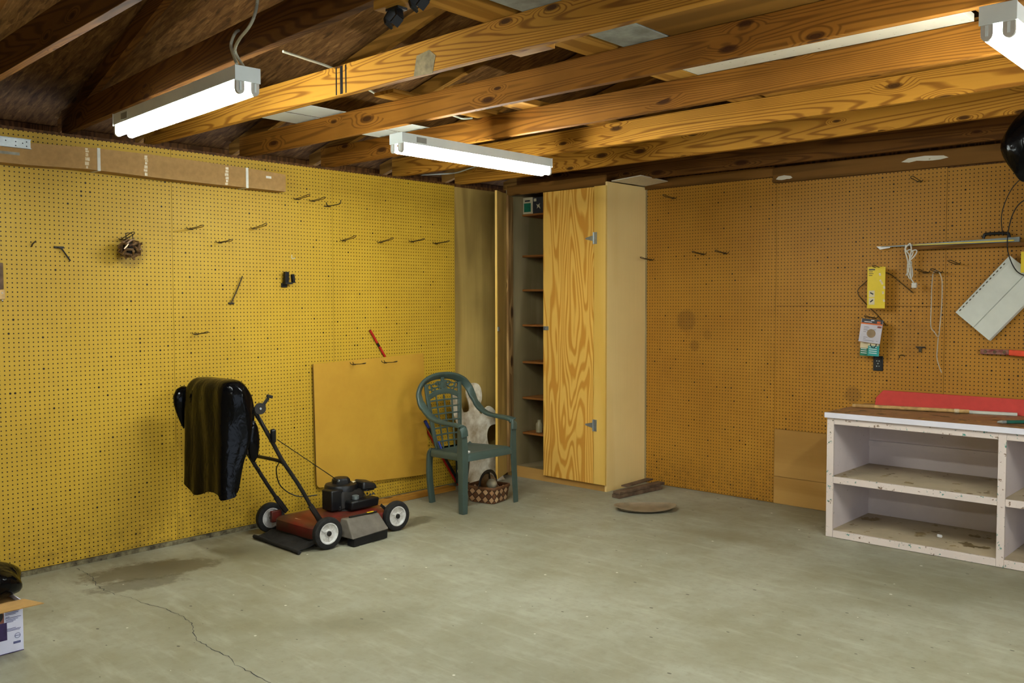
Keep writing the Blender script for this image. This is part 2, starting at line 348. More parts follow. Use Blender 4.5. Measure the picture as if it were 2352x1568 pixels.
def sub(name,mb,mat,parent,**k):
    """part under a mesh part whose own origin is that of its thing"""
    return obj(name,mb,mat,parent,**k)
KIDS={}
def dup(root,loc,rot=None,label=None,group=None):
    def cp(o,par):
        c=o.copy(); COL.objects.link(c)
        if par is not None: c.parent=par
        for ch in [x for x in COL.objects if x.parent==o]: cp(ch,c)
        return c
    r=cp(root,None); r.location=loc
    if rot is not None: r.rotation_euler=rot
    if label: r['label']=label
    if group: r['group']=group
    return r
def struct(name,mb,mat,parent=None,**k):
    o=obj(name,mb,mat,parent,origin=None if parent else (0,0,0),**k)
    if parent is None: o['kind']='structure'
    return o
B=lambda *a:MB().box(*a)
# ================================================================ SETTING
RX,RY=7.2,-7.7
fl=struct('floor',B(-.2,RX,RY,.2,-.12,0),'floor')
mb=MB(); px=[(175,1305),(192,1313),(210,1325),(222,1343),(240,1355),(265,1365),(281,1368),(300,1372),(318,1381),(345,1389),(375,1395),(390,1402),(415,1412),(428,1422),(445,1437),(444,1452),(455,1470),(470,1480),(490,1490),(508,1500),(528,1510),(534,1523),(548,1530),(560,1535),(585,1549),(604,1556),(620,1568),(640,1585)]
P=[on(2,.0008,*p) for p in px]; L=[]; Rr=[]
P2=[]
for a,b in zip(P,P[1:]):
    m=max(2,int((b-a).length/.022)); nn=(b-a).cross(Vector((0,0,1))).normalized()
    for k in range(m): P2.append(a.lerp(b,k/m)+nn*R.uniform(-.007,.007))
P=P2
for i,p in enumerate(P):
    d=(P[min(i+1,len(P)-1)]-P[max(i-1,0)]).normalized(); n=Vector((-d.y,d.x,0))*(.0007+.0016*R.random()); L.append(p+n); Rr.append(p-n)
L=mb.vs(L); Rr=mb.vs(Rr)
for i in range(len(L)-1): mb.face([L[i],L[i+1],Rr[i+1],Rr[i]])
struct('floor_crack',mb,'crack',fl)
# left wall: stud backing, pegboard sheets, plain plywood by the closet
wl=struct('wall_left',B(-.14,-.0075,RY,.14,0,2.495),'stud')
SA=[-7.2615,-6.0425,-4.8235,-3.6045,-2.3855,-1.1665]
for a,b in zip(SA,SA[1:]): struct('pegboard_sheet',B(-.006,0,a+.0012,b-.0012,.028,2.478),'pegA',wl)
struct('plywood_panel',B(-.006,.0005,-1.165,-.54,.028,2.47),'plyA',wl)
struct('plywood_panel',B(-.006,0,-.538,0,.028,2.5),'plyIn',wl)
bl=MB().box(-.006,.016,RY,-.62,0,.026); struct('baseboard_left',bl,'curb')
# back wall: the one with the bench
wr=struct('wall_back',B(-.14,RX,.0075,.14,0,2.6),'stud')
x1,x2=2.257,3.456
for a,b,z0,z1 in ((1.1,x1,.004,2.452),(x1,x2,1.4925,2.405),(x1,x2,.566,1.49),(x2,x2+1.219,.004,2.398),(x2+1.219,x2+2.44,.004,2.398),(x2+2.44,RX,.004,2.398)):
    struct('pegboard_sheet',B(a+.0012,b-.0012,0,.006,z0,z1),'pegB',wr)
struct('plywood_panel',B(x1+.002,x2-.002,-.002,.006,.208,.564),'base',wr)
struct('plywood_panel',B(x1+.002,x2-.002,-.004,.006,.002,.205),'base',wr)
struct('plywood_panel',B(.0,1.1,0,.006,.004,2.5),'plyIn',wr)
tr=struct('trim_back',B(x1-.02,RX,-.028,-.0005,2.408,2.52),'header')
struct('trim_1',B(1.09,x1-.02,-.02,-.0005,2.455,2.53),'header')
mb=MB()
for (x0,w,z0,h) in ((2.262,.13,2.432,.024),(3.17,.3,2.464,.026)):
    pts=[(x0,z0)]+[(x0+w*k/6,z0-h*R.random()*.4) for k in range(1,6)]+[(x0+w,z0),(x0+w*.9,z0+h*.6),(x0+w*.5,z0+h),(x0+w*.15,z0+h*.8)]
    mb.prism(pts,(0,-.0292,0),(1,0,0),(0,0,1),(0,.001,0))
struct('trim_paint_patch',mb,'whitewood',tr)
mb=MB().box(RX,RX+.14,-2.5,.14,0,2.6).box(RX,RX+.14,RY,-7.2,0,2.6).box(RX,RX+.14,-7.2,-2.5,2.12,2.6)
struct('wall_right',mb,'plyIn')
# closed wall behind the camera; the open garage door is in the right wall
wf=MB().box(-.14,RX+.14,RY-.14,RY,0,2.6)
struct('wall_front',wf,'plyIn')
# roof deck (gable, ridge along y)
zr=2.71; sl=.25; rx=3.6
mb=MB().hexa([(-.5,RY-.2,zr-.5*sl),(rx,RY-.2,zr+rx*sl),(rx,.3,zr+rx*sl),(-.5,.3,zr-.5*sl),(-.5,RY-.2,zr-.5*sl+.02),(rx,RY-.2,zr+rx*sl+.02),(rx,.3,zr+rx*sl+.02),(-.5,.3,zr-.5*sl+.02)])
mb.hexa([(rx,RY-.2,zr+rx*sl),(RX+.5,RY-.2,zr-.5*sl),(RX+.5,.3,zr-.5*sl),(rx,.3,zr+rx*sl),(rx,RY-.2,zr+rx*sl+.02),(RX+.5,RY-.2,zr-.5*sl+.02),(RX+.5,.3,zr-.5*sl+.02),(rx,.3,zr+rx*sl+.02)])
struct('ceiling',mb,'osb')
for nm,y in (('wall_gable_back',.16),('wall_gable_front',RY-.16)):
    mb=MB().prism([(-.5,2.5),(RX+.5,2.5),(RX+.5,zr-.5*sl),(rx,zr+rx*sl),(-.5,zr-.5*sl)],(0,y,0),(1,0,0),(0,0,1),(0,.02,0)); struct(nm,mb,'osb')
# blocking over the left plate so the eave is closed
struct('trim_2',B(-.5,-.42,RY,.15,2.3,2.6),'stud')
struct('wall_right_plate',B(RX+.02,RX+.1,RY,.15,2.6,2.72),'stud')
# ================================================================ ROOF TRUSSES
TR=[(-4.86,-.044,'joistB','dark roof truss crossing the top left corner, first from the camera'),
    (-4.185,-.08,'joistB','dark brown roof truss right behind the left fluorescent light'),
    (-3.69,0,'joistC','roof truss with three black tally lines on its pale left half'),
    (-3.03,0,'joist','brown roof truss just above the near end of the middle fluorescent light'),
    (-2.372,0,'joist','roof truss crossing over the middle of the centre fluorescent light'),
    (-1.705,0,'joistC','bright yellow knotty roof truss over the far end of the centre light'),
    (-1.03,0,'joistC','knotty golden roof truss just beyond the centre fluorescent light'),
    (-.26,0,'joistB','last brown roof truss, above the corner closet and back wall')]
for i,(y0,sk,mt,lb) in enumerate(TR):
    Y=lambda x:y0+sk*x
    t=thing('roof_truss',lb,'roof truss',(0,y0,2.5))
    t['group']='roof trusses'
    w=.038
    def plank(xa,xb,za,zb,h,dy=0):
        ya,yb=Y(xa)+dy,Y(xb)+dy
        return [(xa,ya-w,za),(xb,yb-w,zb),(xb,yb,zb),(xa,ya,za),(xa,ya-w,za+h),(xb,yb-w,zb+h),(xb,yb,zb+h),(xa,ya,za+h)]
    ch=obj('bottom_chord',MB().hexa(plank(-.1,RX+.1,2.5,2.5,.138)),mt,t,bevel=.002)
    obj('rafter',MB().hexa(plank(-.3,rx-.02,2.53,2.605+rx*sl,.089,.039)),'rafter' if i>1 else 'joistB',t)
    obj('rafter',MB().hexa(plank(rx+.02,RX+.3,2.605+rx*sl,2.53,.089,.039)),'rafter',t)
    obj('web',MB().beam((rx-.03,Y(rx)-.02,2.64),(rx-.03,Y(rx)-.02,3.45),.036,.07,(1,0,0)),'rafter',t)
    if i==2:
        mb=MB()
        for p in ((772,),(782,),(794,)):
            a=on(1,-3.7292,p[0],160+R.random()*4); mb.box(a.x-.004,a.x+.004+(.012 if p[0]==782 else 0),-3.7297,-3.7282,2.503,2.632)
        obj('tally_mark',mb,'black',t,label='black felt pen tally lines')
        a=on(1,-3.7292,975,145); mb=MB().prism([(-.07,-.045),(.05,-.05),(.07,.02),(.03,.05),(-.05,.04)],(a.x,-3.7295,a.z-.0),(1,0,0),(0,0,1),(0,.001,0)); obj('paint_smudge',mb,'smudge',t,label='grey paint smudge')
# attic boards lying on the truss chords
ZT=2.6395
def flat(name,lb,cat,x0,x1,y0,y1,th,mt,grp=None,z=ZT,bev=.001):
    o=obj(name,B(x0,x1,y0,y1,z,z+th),mt,bevel=bev); return tag(o,lb,cat,grp)
flat('attic_plank','long brown plank lying across the trusses beside the grey board','plank',2.845,3.02,-4.6,-.35,.038,'pine','planks on the trusses')
flat('attic_board','grey painted board lying on the trusses next to the brown plank','board',3.05,3.28,-4.7,-2.99,.016,'greyply')
flat('attic_board','large brown plywood sheet on the trusses at the top edge','board',3.29,6.9,-5.2,-2.99,.016,'deck')
flat('attic_board','long white painted board above the trusses left of the right light','board',3.03,4.285,-2.97,-2.41,.03,'whitewood')
flat('attic_board','plywood sheet on the trusses above the right fluorescent light','board',4.33,6.9,-2.97,-2.41,.016,'deck')
flat('attic_board','yellow pine boarding over the back trusses','board',3.05,6.9,-2.39,-.3,.02,'pinex')
flat('attic_plank','short pale plank on the trusses above the middle light','plank',1.5,1.66,-3.2,-1.9,.02,'pine','planks on the trusses')
flat('attic_plank','darker plank on the trusses right of the short pale one','plank',1.84,2.0,-3.0,-.9,.03,'pine','planks on the trusses')
for k,(xa,xb,lb) in enumerate(((.53,.76,'white ridged vinyl strip over the trusses, left one of two'),(.79,1.02,'white ridged vinyl strip over the trusses, right one of two'))):
    mb=MB()
    n=8; pr=[]
    for j in range(n+1):
        x=xa+(xb-xa)*j/n; pr.append((x,ZT+.001+(0 if j%2 else .009)))
    mb.loft([[(x,y,z) for x,z in pr]+[(x,y,z+.003) for x,z in pr[::-1]] for y in (-4.05,-2.28)])
    tag(obj('siding_strip',mb,'siding',smoothing=10),lb,'siding strip','white vinyl strips over the trusses')
# grey pipe, wood blocks and spring clips
tag(obj('metal_pipe',MB().tube([(2.56,-4.95,2.705),(2.56,-4.1,2.705)],.035,16),'greypipe'),'short grey metal pipe lying on the trusses at the top edge','pipe')
for (p,lb,z0,th) in (((915,25),'small wood block with a black spring clip under a dark truss',2.462,.037),):
    a=on(2,2.46,*p); t=thing('spring_clip_mount',lb,'wood block',(a.x,a.y,2.44))
    obj('block',B(a.x-.07,a.x+.07,a.y-.045,a.y+.03,2.466,2.498),'pinex',t,bevel=.002)
    mb=MB()
    for s in (-1,1):
        mb.beam((a.x+s*.012,a.y-.01,2.464),(a.x+s*.03,a.y-.02,2.43),.03,.008,(1,0,0)).beam((a.x+s*.03,a.y-.02,2.43),(a.x+s*.012,a.y-.03,2.408),.03,.008,(1,0,0))
    mb.box(a.x-.03,a.x+.03,a.y-.028,a.y+.012,2.458,2.4655); obj('spring_clip',mb,'black',t,label='black spring clip')
a=on(2,2.49,968,-14); mb=MB()
for s in (-1,1): mb.beam((a.x+s*.01,a.y,2.495),(a.x+s*.032,a.y-.01,2.465),.03,.008,(1,0,0)).beam((a.x+s*.032,a.y-.01,2.465),(a.x+s*.012,a.y-.02,2.44),.03,.008,(1,0,0))
tag(obj('hanging_spring_clip',mb.box(a.x-.03,a.x+.03,a.y-.02,a.y+.02,2.493,2.499),'black'),'black spring clip under a truss at the top edge','clip')
a=on(2,2.5,1200,115); tag(obj('wood_block',B(a.x-.09,a.x+.09,-3.688,-3.62,2.506,2.55),'pinex',bevel=.002),'small pale wood block nailed behind the tally marked truss','wood block')
# ================================================================ FLUORESCENT LIGHTS
def light(loc,rot,lb,first=[None]):
    """local: runs along +x from 0 to 1.22, width +-.05, housing top at z=0"""
    if first[0] is not None: return dup(first[0],loc,(0,0,rot),lb)
    t=thing('fluorescent_light',lb,'light',loc,(0,0,rot),'twin tube fluorescent lights'); first[0]=t
    mb=MB(); sec=[(-.05,-.052),(-.05,0),(.05,0),(.05,-.052),(.038,-.044),(-.038,-.044)]
    mb.loft([[(x,y,z) for y,z in sec] for x in (0,1.22)]); obj('housing',mb,'white',t,True,bevel=.0015)
    for x,s in ((.002,1),(1.218,-1)):
        e=obj('end_plate',MB().box(x-.004 if s>0 else x,x if s>0 else x+.004,-.052,.052,-.056,.001),'white',t,True,bevel=.001)
    for y in (-.03,.03):
        obj('lamp_tube',MB().tube([(.03,y,-.083),(1.19,y,-.083)],.0185,18),'tube',t,True,label='glowing tube')
        for x in (.008,1.212):
            mb=MB(); s=1 if x<.5 else -1
            mb.prism([(-.017,0),(-.017,-.032)]+[(.017*math.cos(a),-.036+.017*math.sin(a)) for a in [pi+pi*k/8 for k in range(9)]]+[(.017,-.032),(.017,0)],(x-.007,y,-.05),(0,1,0),(0,0,1),(.014,0,0))
            k=obj('lamp_socket',mb,'socket',t,True); sub('contact_slot',MB().box(x-.0085*s-.001,x-.0085*s+.001,y-.004,y+.004,-.09,-.058),'white',k,local=True)
    obj('ballast_label',MB().box(.1,.17,-.0515,-.0505,-.042,-.012),'label',t,True)
    return t
a1=math.atan2(-.079,1.217)
light((1.135,-4.408,2.41),a1,'left fluorescent light, hanging near the dark trusses on two white cables')
light((1.69,-3.209,2.419),pi/2,'centre fluorescent light running toward the back wall under the trusses')
light((4.62,-3.36,2.41),pi/2,'right fluorescent light, cut off by the right edge of the photo')
light((6.2,-3.7,2.41),pi/2,'added unseen fluorescent light off to the right')  # unseen fixture, added to brighten the closet side and the bench
light((4.3,-7.0,2.41),0,'added unseen fluorescent light behind the camera')  # unseen fixture, added to brighten truss fronts and the left light's housing
def cable(name,pts,r,mt,lb,cat,grp=None,k=6,n=8):
    o=obj(name,MB().tube(smooth(pts,k),r,n),mt); return tag(o,lb,cat,grp)
cx=lambda x,y,p:on(1,p,x,y)
c0=on(2,2.412,533,149)
cable('power_cable',[(c0.x,c0.y+.02,2.419),cx(531,110,-4.46),cx(533,92,-4.45),cx(541,75,-4.44),cx(548,70,-4.40)],.006,'cablew','short white cable rising from the left light','cable','cables of the left light')
cable('power_cable',[(c0.x-.03,c0.y+.07,2.419),cx(540,118,-4.47),cx(550,90,-4.5),cx(570,65,-4.52),cx(583,40,-4.52),cx(590,12,-4.5),cx(592,-8,-4.5)],.006,'cablew','longer white cable rising from the left light to the roof','cable','cables of the left light')
pp=[on(2,2.668,*q) for q in ((650,118),(705,136),(770,160),(850,208),(880,220),(925,225),(1040,265),(1062,272),(1085,271))]
cable('power_cable',pp,.006,'cablew','white cable lying over the trusses between the lights','cable')
cable('power_cable',[on(1,-1.15,*q) for q in ((935,412),(960,403),(1000,400),(1045,397),(1075,388),(1100,380))],.006,'cablew','white cable below the centre light near the pegboard top','cable')
# ================================================================ CORNER CLOSET
cy=-.535; cxr=1.085
t=thing('corner_closet','tall corner closet of golden plywood, one door shut and one ajar','closet',(.54,cy,0))
mb=MB().box(cxr-.018,cxr,cy,-.001,.0,2.475); obj('side_panel',mb,'plyB',t,label='pale smooth plywood side')
obj('face_stile',B(.969,cxr-.0005,cy-.02,cy-.0005,.055,2.445),'stile',t,bevel=.001)
obj('face_stile',B(.001,.04,cy-.002,cy+.018,.055,2.445),'plyA',t,label='knotty stained stile')
obj('face_header',B(.001,cxr-.019,cy+.0,cy+.018,2.446,2.53),'header',t)
obj('toe_board',B(.001,cxr-.001,cy+.0005,cy+.018,.0,.095),'base',t,bevel=.001)
obj('closet_floor',B(.001,cxr-.019,cy+.019,-.002,.05,.068),'plyIn',t)
for z in (2.300,1.938,1.636,1.325,.996,.676,.36):
    obj('shelf',B(.001,cxr-.02,-.335,-.003,z-.018,z),'shelf',t,bevel=.001)
for x in (.02,.5,.98):
    mb=MB().box(x-.008,x+.008,-.0025,-.0006,.2,2.4); o=obj('shelf_standard',mb,'siding',t,label='slotted white metal shelf rail')
# closed right door with hinges and catch
d=obj('door',B(.436,.966,cy-.022,cy-.003,.055,2.44),'door',t,bevel=.0012,label='bold grained fir plywood door')
for z in (2.033,.53):
    mb=MB(); y=cy-.0225
    mb.prism([(.0,-.022),(.0,.022),(-.07,.007),(-.078,0),(-.07,-.007)],(.962,y,z),(1,0,0),(0,0,1),(0,-.003,0)); mb.box(.972,1.0,y-.003+.002,y+.0022,z-.047,z+.047); mb.tube([(.967,y-.004,z-.047),(.967,y-.004,z+.047)],.0055,8)
    sub('hinge',mb,'steel',d,label='galvanised tee hinge')
mb=MB().box(.442,.495,cy-.027,cy-.0225,1.288,1.32).box(.452,.472,cy-.033,cy-.027,1.295,1.313); sub('catch',mb,'steel',d,label='small steel catch')
# open left door
hx,hy=.036,cy-.006; th=math.radians(62.5); dl=.455; ux=Vector((math.cos(th),-math.sin(th),0)); nx=Vector((math.sin(th),math.cos(th),0))
h=Vector((hx,hy,0)); zz=Vector((0,0,1))
mb=MB().hexa([h+zz*.055,h+ux*dl+zz*.055,h+ux*dl+nx*.019+zz*.055,h+nx*.019+zz*.055,h+zz*2.44,h+ux*dl+zz*2.44,h+ux*dl+nx*.019+zz*2.44,h+nx*.019+zz*2.44])
for i,f in enumerate(mb.b.faces):
    pass
mb.b.faces.ensure_lookup_table(); mb.b.normal_update()
for f in mb.b.faces: f.material_index=1 if abs(f.normal.dot(nx))>.9 else 0
d2=obj('door',mb,['stile','plyA'],t,bevel=.001,label='narrow plywood door standing ajar, seen edge on')
A_=h+nx*.0195+ux*.015; B_=h+nx*.0195+ux*.17
sub('batten',MB().hexa([A_+zz*.06,B_+zz*.06,B_+nx*.018+zz*.06,A_+nx*.018+zz*.06,A_+zz*2.43,B_+zz*2.43,B_+nx*.018+zz*2.43,A_+nx*.018+zz*2.43]),'knotty',d2,label='knotty pine batten')
q=h+ux*(dl-.03)+nx*.0195; sub('catch',MB().obox(q+zz*1.302+nx*.004+ux*.012,(.045,.006,.034),(0,0,-th)),'steel',d2)
# cartons on the closet's top shelf, a jar on the lowest
t=thing('carton','small cream carton with a green label on the top closet shelf','carton',(.06,-.28,2.301))
obj('body',B(.006,.118,-.332,-.22,2.301,2.445),'cream',t,bevel=.002); obj('label_panel',B(.02,.1,-.3335,-.3322,2.318,2.395),'greenc',t,label='green label'); obj('lid_mark',B(.03,.09,-.3332,-.3322,2.408,2.422),'dkgrey',t)
t=thing('carton','dark carton with a pale emblem beside the green labelled one','carton',(.2,-.28,2.301))
obj('body',B(.124,.32,-.333,-.2,2.301,2.44),'dkgrey',t,bevel=.002); obj('emblem',MB().prism([(-.02,-.02),(.0,-.005),(.022,-.024),(.01,.008),(.018,.026),(-.004,.012),(-.024,.02),(-.012,0)],(.19,-.3345,2.36),(1,0,0),(0,0,1),(0,.001,0)),'cream',t); obj('window',B(.135,.165,-.3342,-.3332,2.405,2.43),'cream',t)
mb=MB().lathe([(.02,.361),(.03,.365),(.03,.44),(.016,.46),(.016,.475)],(.15,-.28,0),(0,0,1),16); tag(obj('jar',mb,'glass'),'small pale jar on the lowest closet shelf','jar')
tag(obj('scrap_board',MB().hexa([(1.1,-.5,2.478),(1.36,-.47,2.5),(1.32,-.03,2.5),(1.1,-.03,2.482),(1.1,-.5,2.484),(1.36,-.47,2.506),(1.32,-.03,2.506),(1.1,-.03,2.488)]),'whitewood'),'white painted scrap of board above the closet side','board')
# ================================================================ LEFT WALL
def hook_proto(name,lb,kind,grp):
    """local: wall at x=0, sticks out along +x"""
    t=thing(name,lb,'hook',(0,0,0),(0,0,0),grp); r=.0026
    if kind=='loop':
        pts=[(-.005,-.012,.014),(.006,-.012,.003),(.02,-.012,.001),(.085,-.012,.007),(.14,-.014,.013),(.164,-.009,.02),(.17,.0,.022),(.164,.009,.02),(.14,.014,.013),(.085,.012,.007),(.02,.012,.001),(.006,.012,.003),(-.005,.012,.014)]
        obj('prongs',MB().tube(smooth(pts,4),r,7),'wire',t,True)
        obj('cross_wire',MB().tube([(.03,-.0145,-.003),(.03,.0145,-.003)],r*.9,6),'wire',t,True)
    elif kind=='straight':
        obj('prong',MB().tube(smooth([(-.005,0,.03),(.008,0,.006),(.022,0,0),(.1,0,.0),(.155,0,.004),(.166,0,.012),(.17,0,.03)],4),.0032,7),'darkwire',t,True)
        obj('cross_wire',MB().tube([(.012,-.03,-.004),(.012,.03,-.004)],.003,6),'darkwire',t,True)
    return t
GA='double prong hooks on the left pegboard'
hp=None
LH=[((678,458),'thin looped hook just right of the long cardboard box, first of the close pair'),((714,462),'thin looped hook right of the long cardboard box, second of the close pair'),
    ((433,526),'looped hook right of the first seam, upper left of its group of three'),((580,525),'looped hook level with another to its left, upper right of the group of three'),((500,557),'looped hook lowest of the group of three in the middle left sheet'),
    ((785,553),'looped hook left end of the row of four by the closet'),((869,557),'second looped hook from the left in the row of four'),((942,555),'third looped hook from the left in the row of four'),((997,559),'looped hook nearest the closet in the row of four'),
    ((446,767),'low looped hook above the black bag on the mower')]
hook_loop=hook_proto('pegboard_hook',LH[0][1],'loop',GA)
for i,(p,lb) in enumerate(LH):
    a=on(0,.001,*p)
    if i==0: hook_loop.location=a
    else: dup(hook_loop,a,(0,R.uniform(-.06,.06),R.uniform(-.04,.04)),lb)
hs=hook_proto('pegboard_hook','single straight dark hook with upturned tip beside the looped pair','straight',None); hs.location=on(0,.001,750,473)
# cardboard sheet with two hooks through its top edge
c=[on(0,.024,*p) for p in ((719,836),(972,811),(984,1088),(727,1119))]
y0,y1,z0,z1=-2.585,-1.495,.165,1.105
poly=[(c[0].y,c[0].z),(c[1].y,c[1].z)]+[(c[2].y-.035*(1-math.cos(k*pi/8)) ,c[2].z+.05-.05*math.sin(k*pi/8)) for k in range(0,5)]+[(c[3].y+.02,c[3].z-.005),(c[3].y,c[3].z+.02)]
t=thing('hardboard_sheet','large blank brown board hung on two hooks against the left wall','board',(.02,-2.04,c[3].z))
obj('sheet',MB().prism(poly,(.0225,0,0),(0,1,0),(0,0,1),(.005,0,0)),'hardb',t)
obj('left_edge',MB().beam((.025,c[0].y-.001,c[0].z),(.025,c[3].y-.001,c[3].z+.02),.004,.003,(1,0,0)),'edge',t,label='dark cut edge')
for p,lb in (((808,836),'left hook over the top of the big brown board'),((880,832),'right hook over the top of the big brown board')):
    dup(hook_loop,on(0,.0335,*p),(0,.03,-.05),lb,'hooks over the brown board')
# red and black poles leaning behind
def pole(name,a,b,r,mt,lb,parts):
    t=thing(name,lb,'tool handle',a); obj('shaft',MB().tube([a,b],r,10),mt,t)
    for nm,f0,f1,rr,m in parts:
        A,Bq=Vector(a),Vector(b); obj(nm,MB().tube([A.lerp(Bq,f0),A.lerp(Bq,f1)],rr,10),m,t,label=nm.replace('_',' '))
a,b=on(0,.012,1052,1118),on(0,.012,850,758)
pole('tool_handle',(a.x,a.y,.001),tuple(b),.0085,'redp','red wooden pole leaning behind the big brown board',[('black_scuff',.905,.925,.0089,'black'),('red_cap',.99,1.,.0092,'redp')])
a,b=on(0,.045,1055,1085),on(0,.045,976,966)
pole('tool_handle',(a.x+.02,a.y,.001),tuple(b),.011,'black','black pole with a blue grip leaning behind the green chair',[('blue_grip',.9,1.,.0125,'blue')])
# long cardboard box strapped along the top
P=[(0,317,372),(68,328,379),(200,338,388),(343,354,406),(500,376,424),(600,391,434),(656,401,440)]
A=[(on(0,.1,x,a),on(0,.1,x,b)) for x,a,b in P]
e=A[0]; A.insert(0,(Vector((.1,e[0].y-.35,e[0].z-.0)),Vector((.1,e[1].y-.35,e[1].z))))
t=thing('long_carton','long flat cardboard box strapped along the top of the left pegboard','box',(.05,-3.8,2.28))
mb=MB().loft([[(.004,p.y,p.z),(.1,p.y,p.z),(.1,p.y,q.z),(.004,p.y,q.z)] for p,q in A]); obj('carton_body',mb,'card',t,smoothing=20)
def zi(y,k):
    for u,v in zip(A,A[1:]):
        if u[0].y<=y<=v[0].y: f=(y-u[0].y)/(v[0].y-u[0].y); return u[k].z*(1-f)+v[k].z*f
    return A[-1][k].z
for x in (227,567):
    y=on(0,.1,x,370).y; zt,zb=zi(y,0),zi(y,1)
    mb=MB().box(.1003,.1018,y-.009,y+.009,zb-.0015,zt+.001).box(.004,.1018,y-.009,y+.009,zb-.003,zb-.0008).box(.004,.1018,y-.009,y+.009,zt+.0008,zt+.0025); obj('strap',mb,'strap',t)
for x,w in ((200,.018),(335,.016),(521,.018)):
    y=on(0,.1,x,370).y; zt,zb=zi(y,0),zi(y,1); mb=MB()
    z=zb+.004
    while z<zt-.008:
        hh=R.uniform(.006,.02); mb.box(.1003,.1009,y-w*R.uniform(.3,.9),y+w*R.uniform(.2,.9),z,min(z+hh,zt)); z+=hh*1.3
    obj('torn_tape',mb,'tape',t)
y=on(0,.1,617,407).y; obj('sticker',B(.1003,.101,y-.02,y+.02,zi(y,0)-.045,zi(y,0)-.03),'strap',t)
y=on(0,.1,22,350).y; obj('sticker',B(.1003,.101,y-.05,y+.05,2.325,2.34),'greyply',t)
a,b=on(0,.112,-40,315),on(0,.112,71,331)
t=thing('steel_channel','perforated galvanised steel channel lying along the cardboard box top','steel channel',(.11,a.y,2.37))
obj('web',B(.104,.1065,a.y-.2,b.y,2.365,2.412),'steel',t); obj('flange',B(.088,.122,a.y-.2,b.y,2.412,2.4145),'steel',t); obj('flange',B(.104,.122,a.y-.2,b.y,2.3625,2.365),'steel',t)
mb=MB()
for x,y in ((13,322),(36,325),(36,334),(52,329),(61,326),(61,336)):
    q=on(0,.1066,x,y); mb.lathe([(.0035,0),(.0035,.0006)],(.1065,q.y,q.z),(1,0,0),10)
obj('screw_hole',mb,'black',t)
# small things on the left pegboard
def rod(name,pts,r,mt,lb,cat='hook',k=1): return cable(name,pts,r,mt,lb,cat,None,k,7)
a=on(0,.004,133,568); t=thing('pegboard_rod','dark rod hook slanting down to the right on the left sheet','hook',a)
obj('rod',MB().tube([on(0,.012,131,567),on(0,.014,142,571),on(0,.02,162,599)],.0042,7),'darkwire',t); obj('clip',B(-.002,.012,a.y-.022,a.y+.03,a.z-.005,a.z+.006),'darkwire',t)
a=on(0,.004,531,696); t=thing('pegboard_rod','grey rod hook slanting up to the right in the second sheet','hook',a)
obj('rod',MB().tube([on(0,.012,531,696),on(0,.02,545,665),on(0,.02,557,634)],.004,7),'wire',t); obj('clip',B(-.002,.012,a.y-.02,a.y+.018,a.z-.006,a.z+.005),'darkwire',t)
rod('pegboard_rod',smooth([on(0,.004,73,566),on(0,.012,75,560),on(0,.02,83,553)],4),.004,'wire','tiny curved hook near the left edge of the wall')
rod('pegboard_rod',smooth([on(0,.005,670,585),on(0,.006,671,594),on(0,.02,678,592)],3),.003,'cablew','tiny pale L hook above the black clip holder')
# black clip holder
a=on(0,0,655,645); t=thing('clip_holder','small black plastic clip holder on the left pegboard','holder',(0.001,a.y,a.z-.05))
obj('base',B(-.002,.012,a.y-.035,a.y+.01,a.z-.045,a.z-.015),'black',t,bevel=.003)
obj('jaw',MB().obox((.03,a.y-.012,a.z+.02),(.03,.03,.085),(0,.1,0)),'black',t,bevel=.003); obj('jaw',MB().obox((.05,a.y+.03,a.z+.016),(.024,.02,.06),(.15,.1,0)),'black',t,bevel=.003); obj('arm',B(.012,.05,a.y-.03,a.y+.03,a.z-.022,a.z-.01),'black',t)
# ball of short rods hanging from a hook
a=on(0,.001,278,551); h2=dup(hook_loop,a,(0,-.1,0),'looped hook holding the ball of dark rods',GA)
cc=on(0,.1,299,571); t=thing('rod_bundle','ball of short dark bronze rods hanging from a hook','ornament',(cc.x,cc.y,cc.z-.06))
mb=MB()
obj('core',MB().lathe([(.001,-.042),(.03,-.03),(.042,0),(.03,.03),(.001,.042)],cc,(0,0,1),14),'blackm',t)
for i in range(46):
    zf=1-2*(i+.5)/46; rr=math.sqrt(1-zf*zf); an=i*2.39996; d=Vector((rr*math.cos(an),rr*math.sin(an),zf*.85)); c_=cc+d*.058
    tv=Vector((R.uniform(-1,1),R.uniform(-1,1),R.uniform(-1,1))); tv=(tv-d*tv.dot(d)*.7).normalized()
    mb=MB().tube([c_-tv*.02,c_+tv*.02],.0076,8); obj('rod',mb,'pod',t)
obj('hanging_loop',MB().tube(smooth([cc+Vector((0,-.012,.045)),cc+Vector((-.01,-.02,.085)),cc+Vector((-.01,.0,.094)),cc+Vector((-.01,.02,.085)),cc+Vector((0,.012,.045))],5),.003,6),'wire',t)
# brush hanging at the very left edge
a,b=on(0,.02,4,605),on(0,.02,4,688)
t=thing('hand_brush','brown bristle brush cut off by the left edge of the photo','brush',(.01,a.y,b.z))
obj('bristles',B(.006,.032,a.y-.05,a.y+.004,a.z-.14,a.z+.004),'plankd',t,bevel=.004); obj('handle',B(.004,.03,a.y-.05,a.y+.012,b.z,a.z-.141),'stick',t,bevel=.006)
for z in (.16,.2): obj('screw',MB().lathe([(.004,0),(.003,.002)],(.0302,a.y-.005,a.z-z),(1,0,0),10),'steel',t)
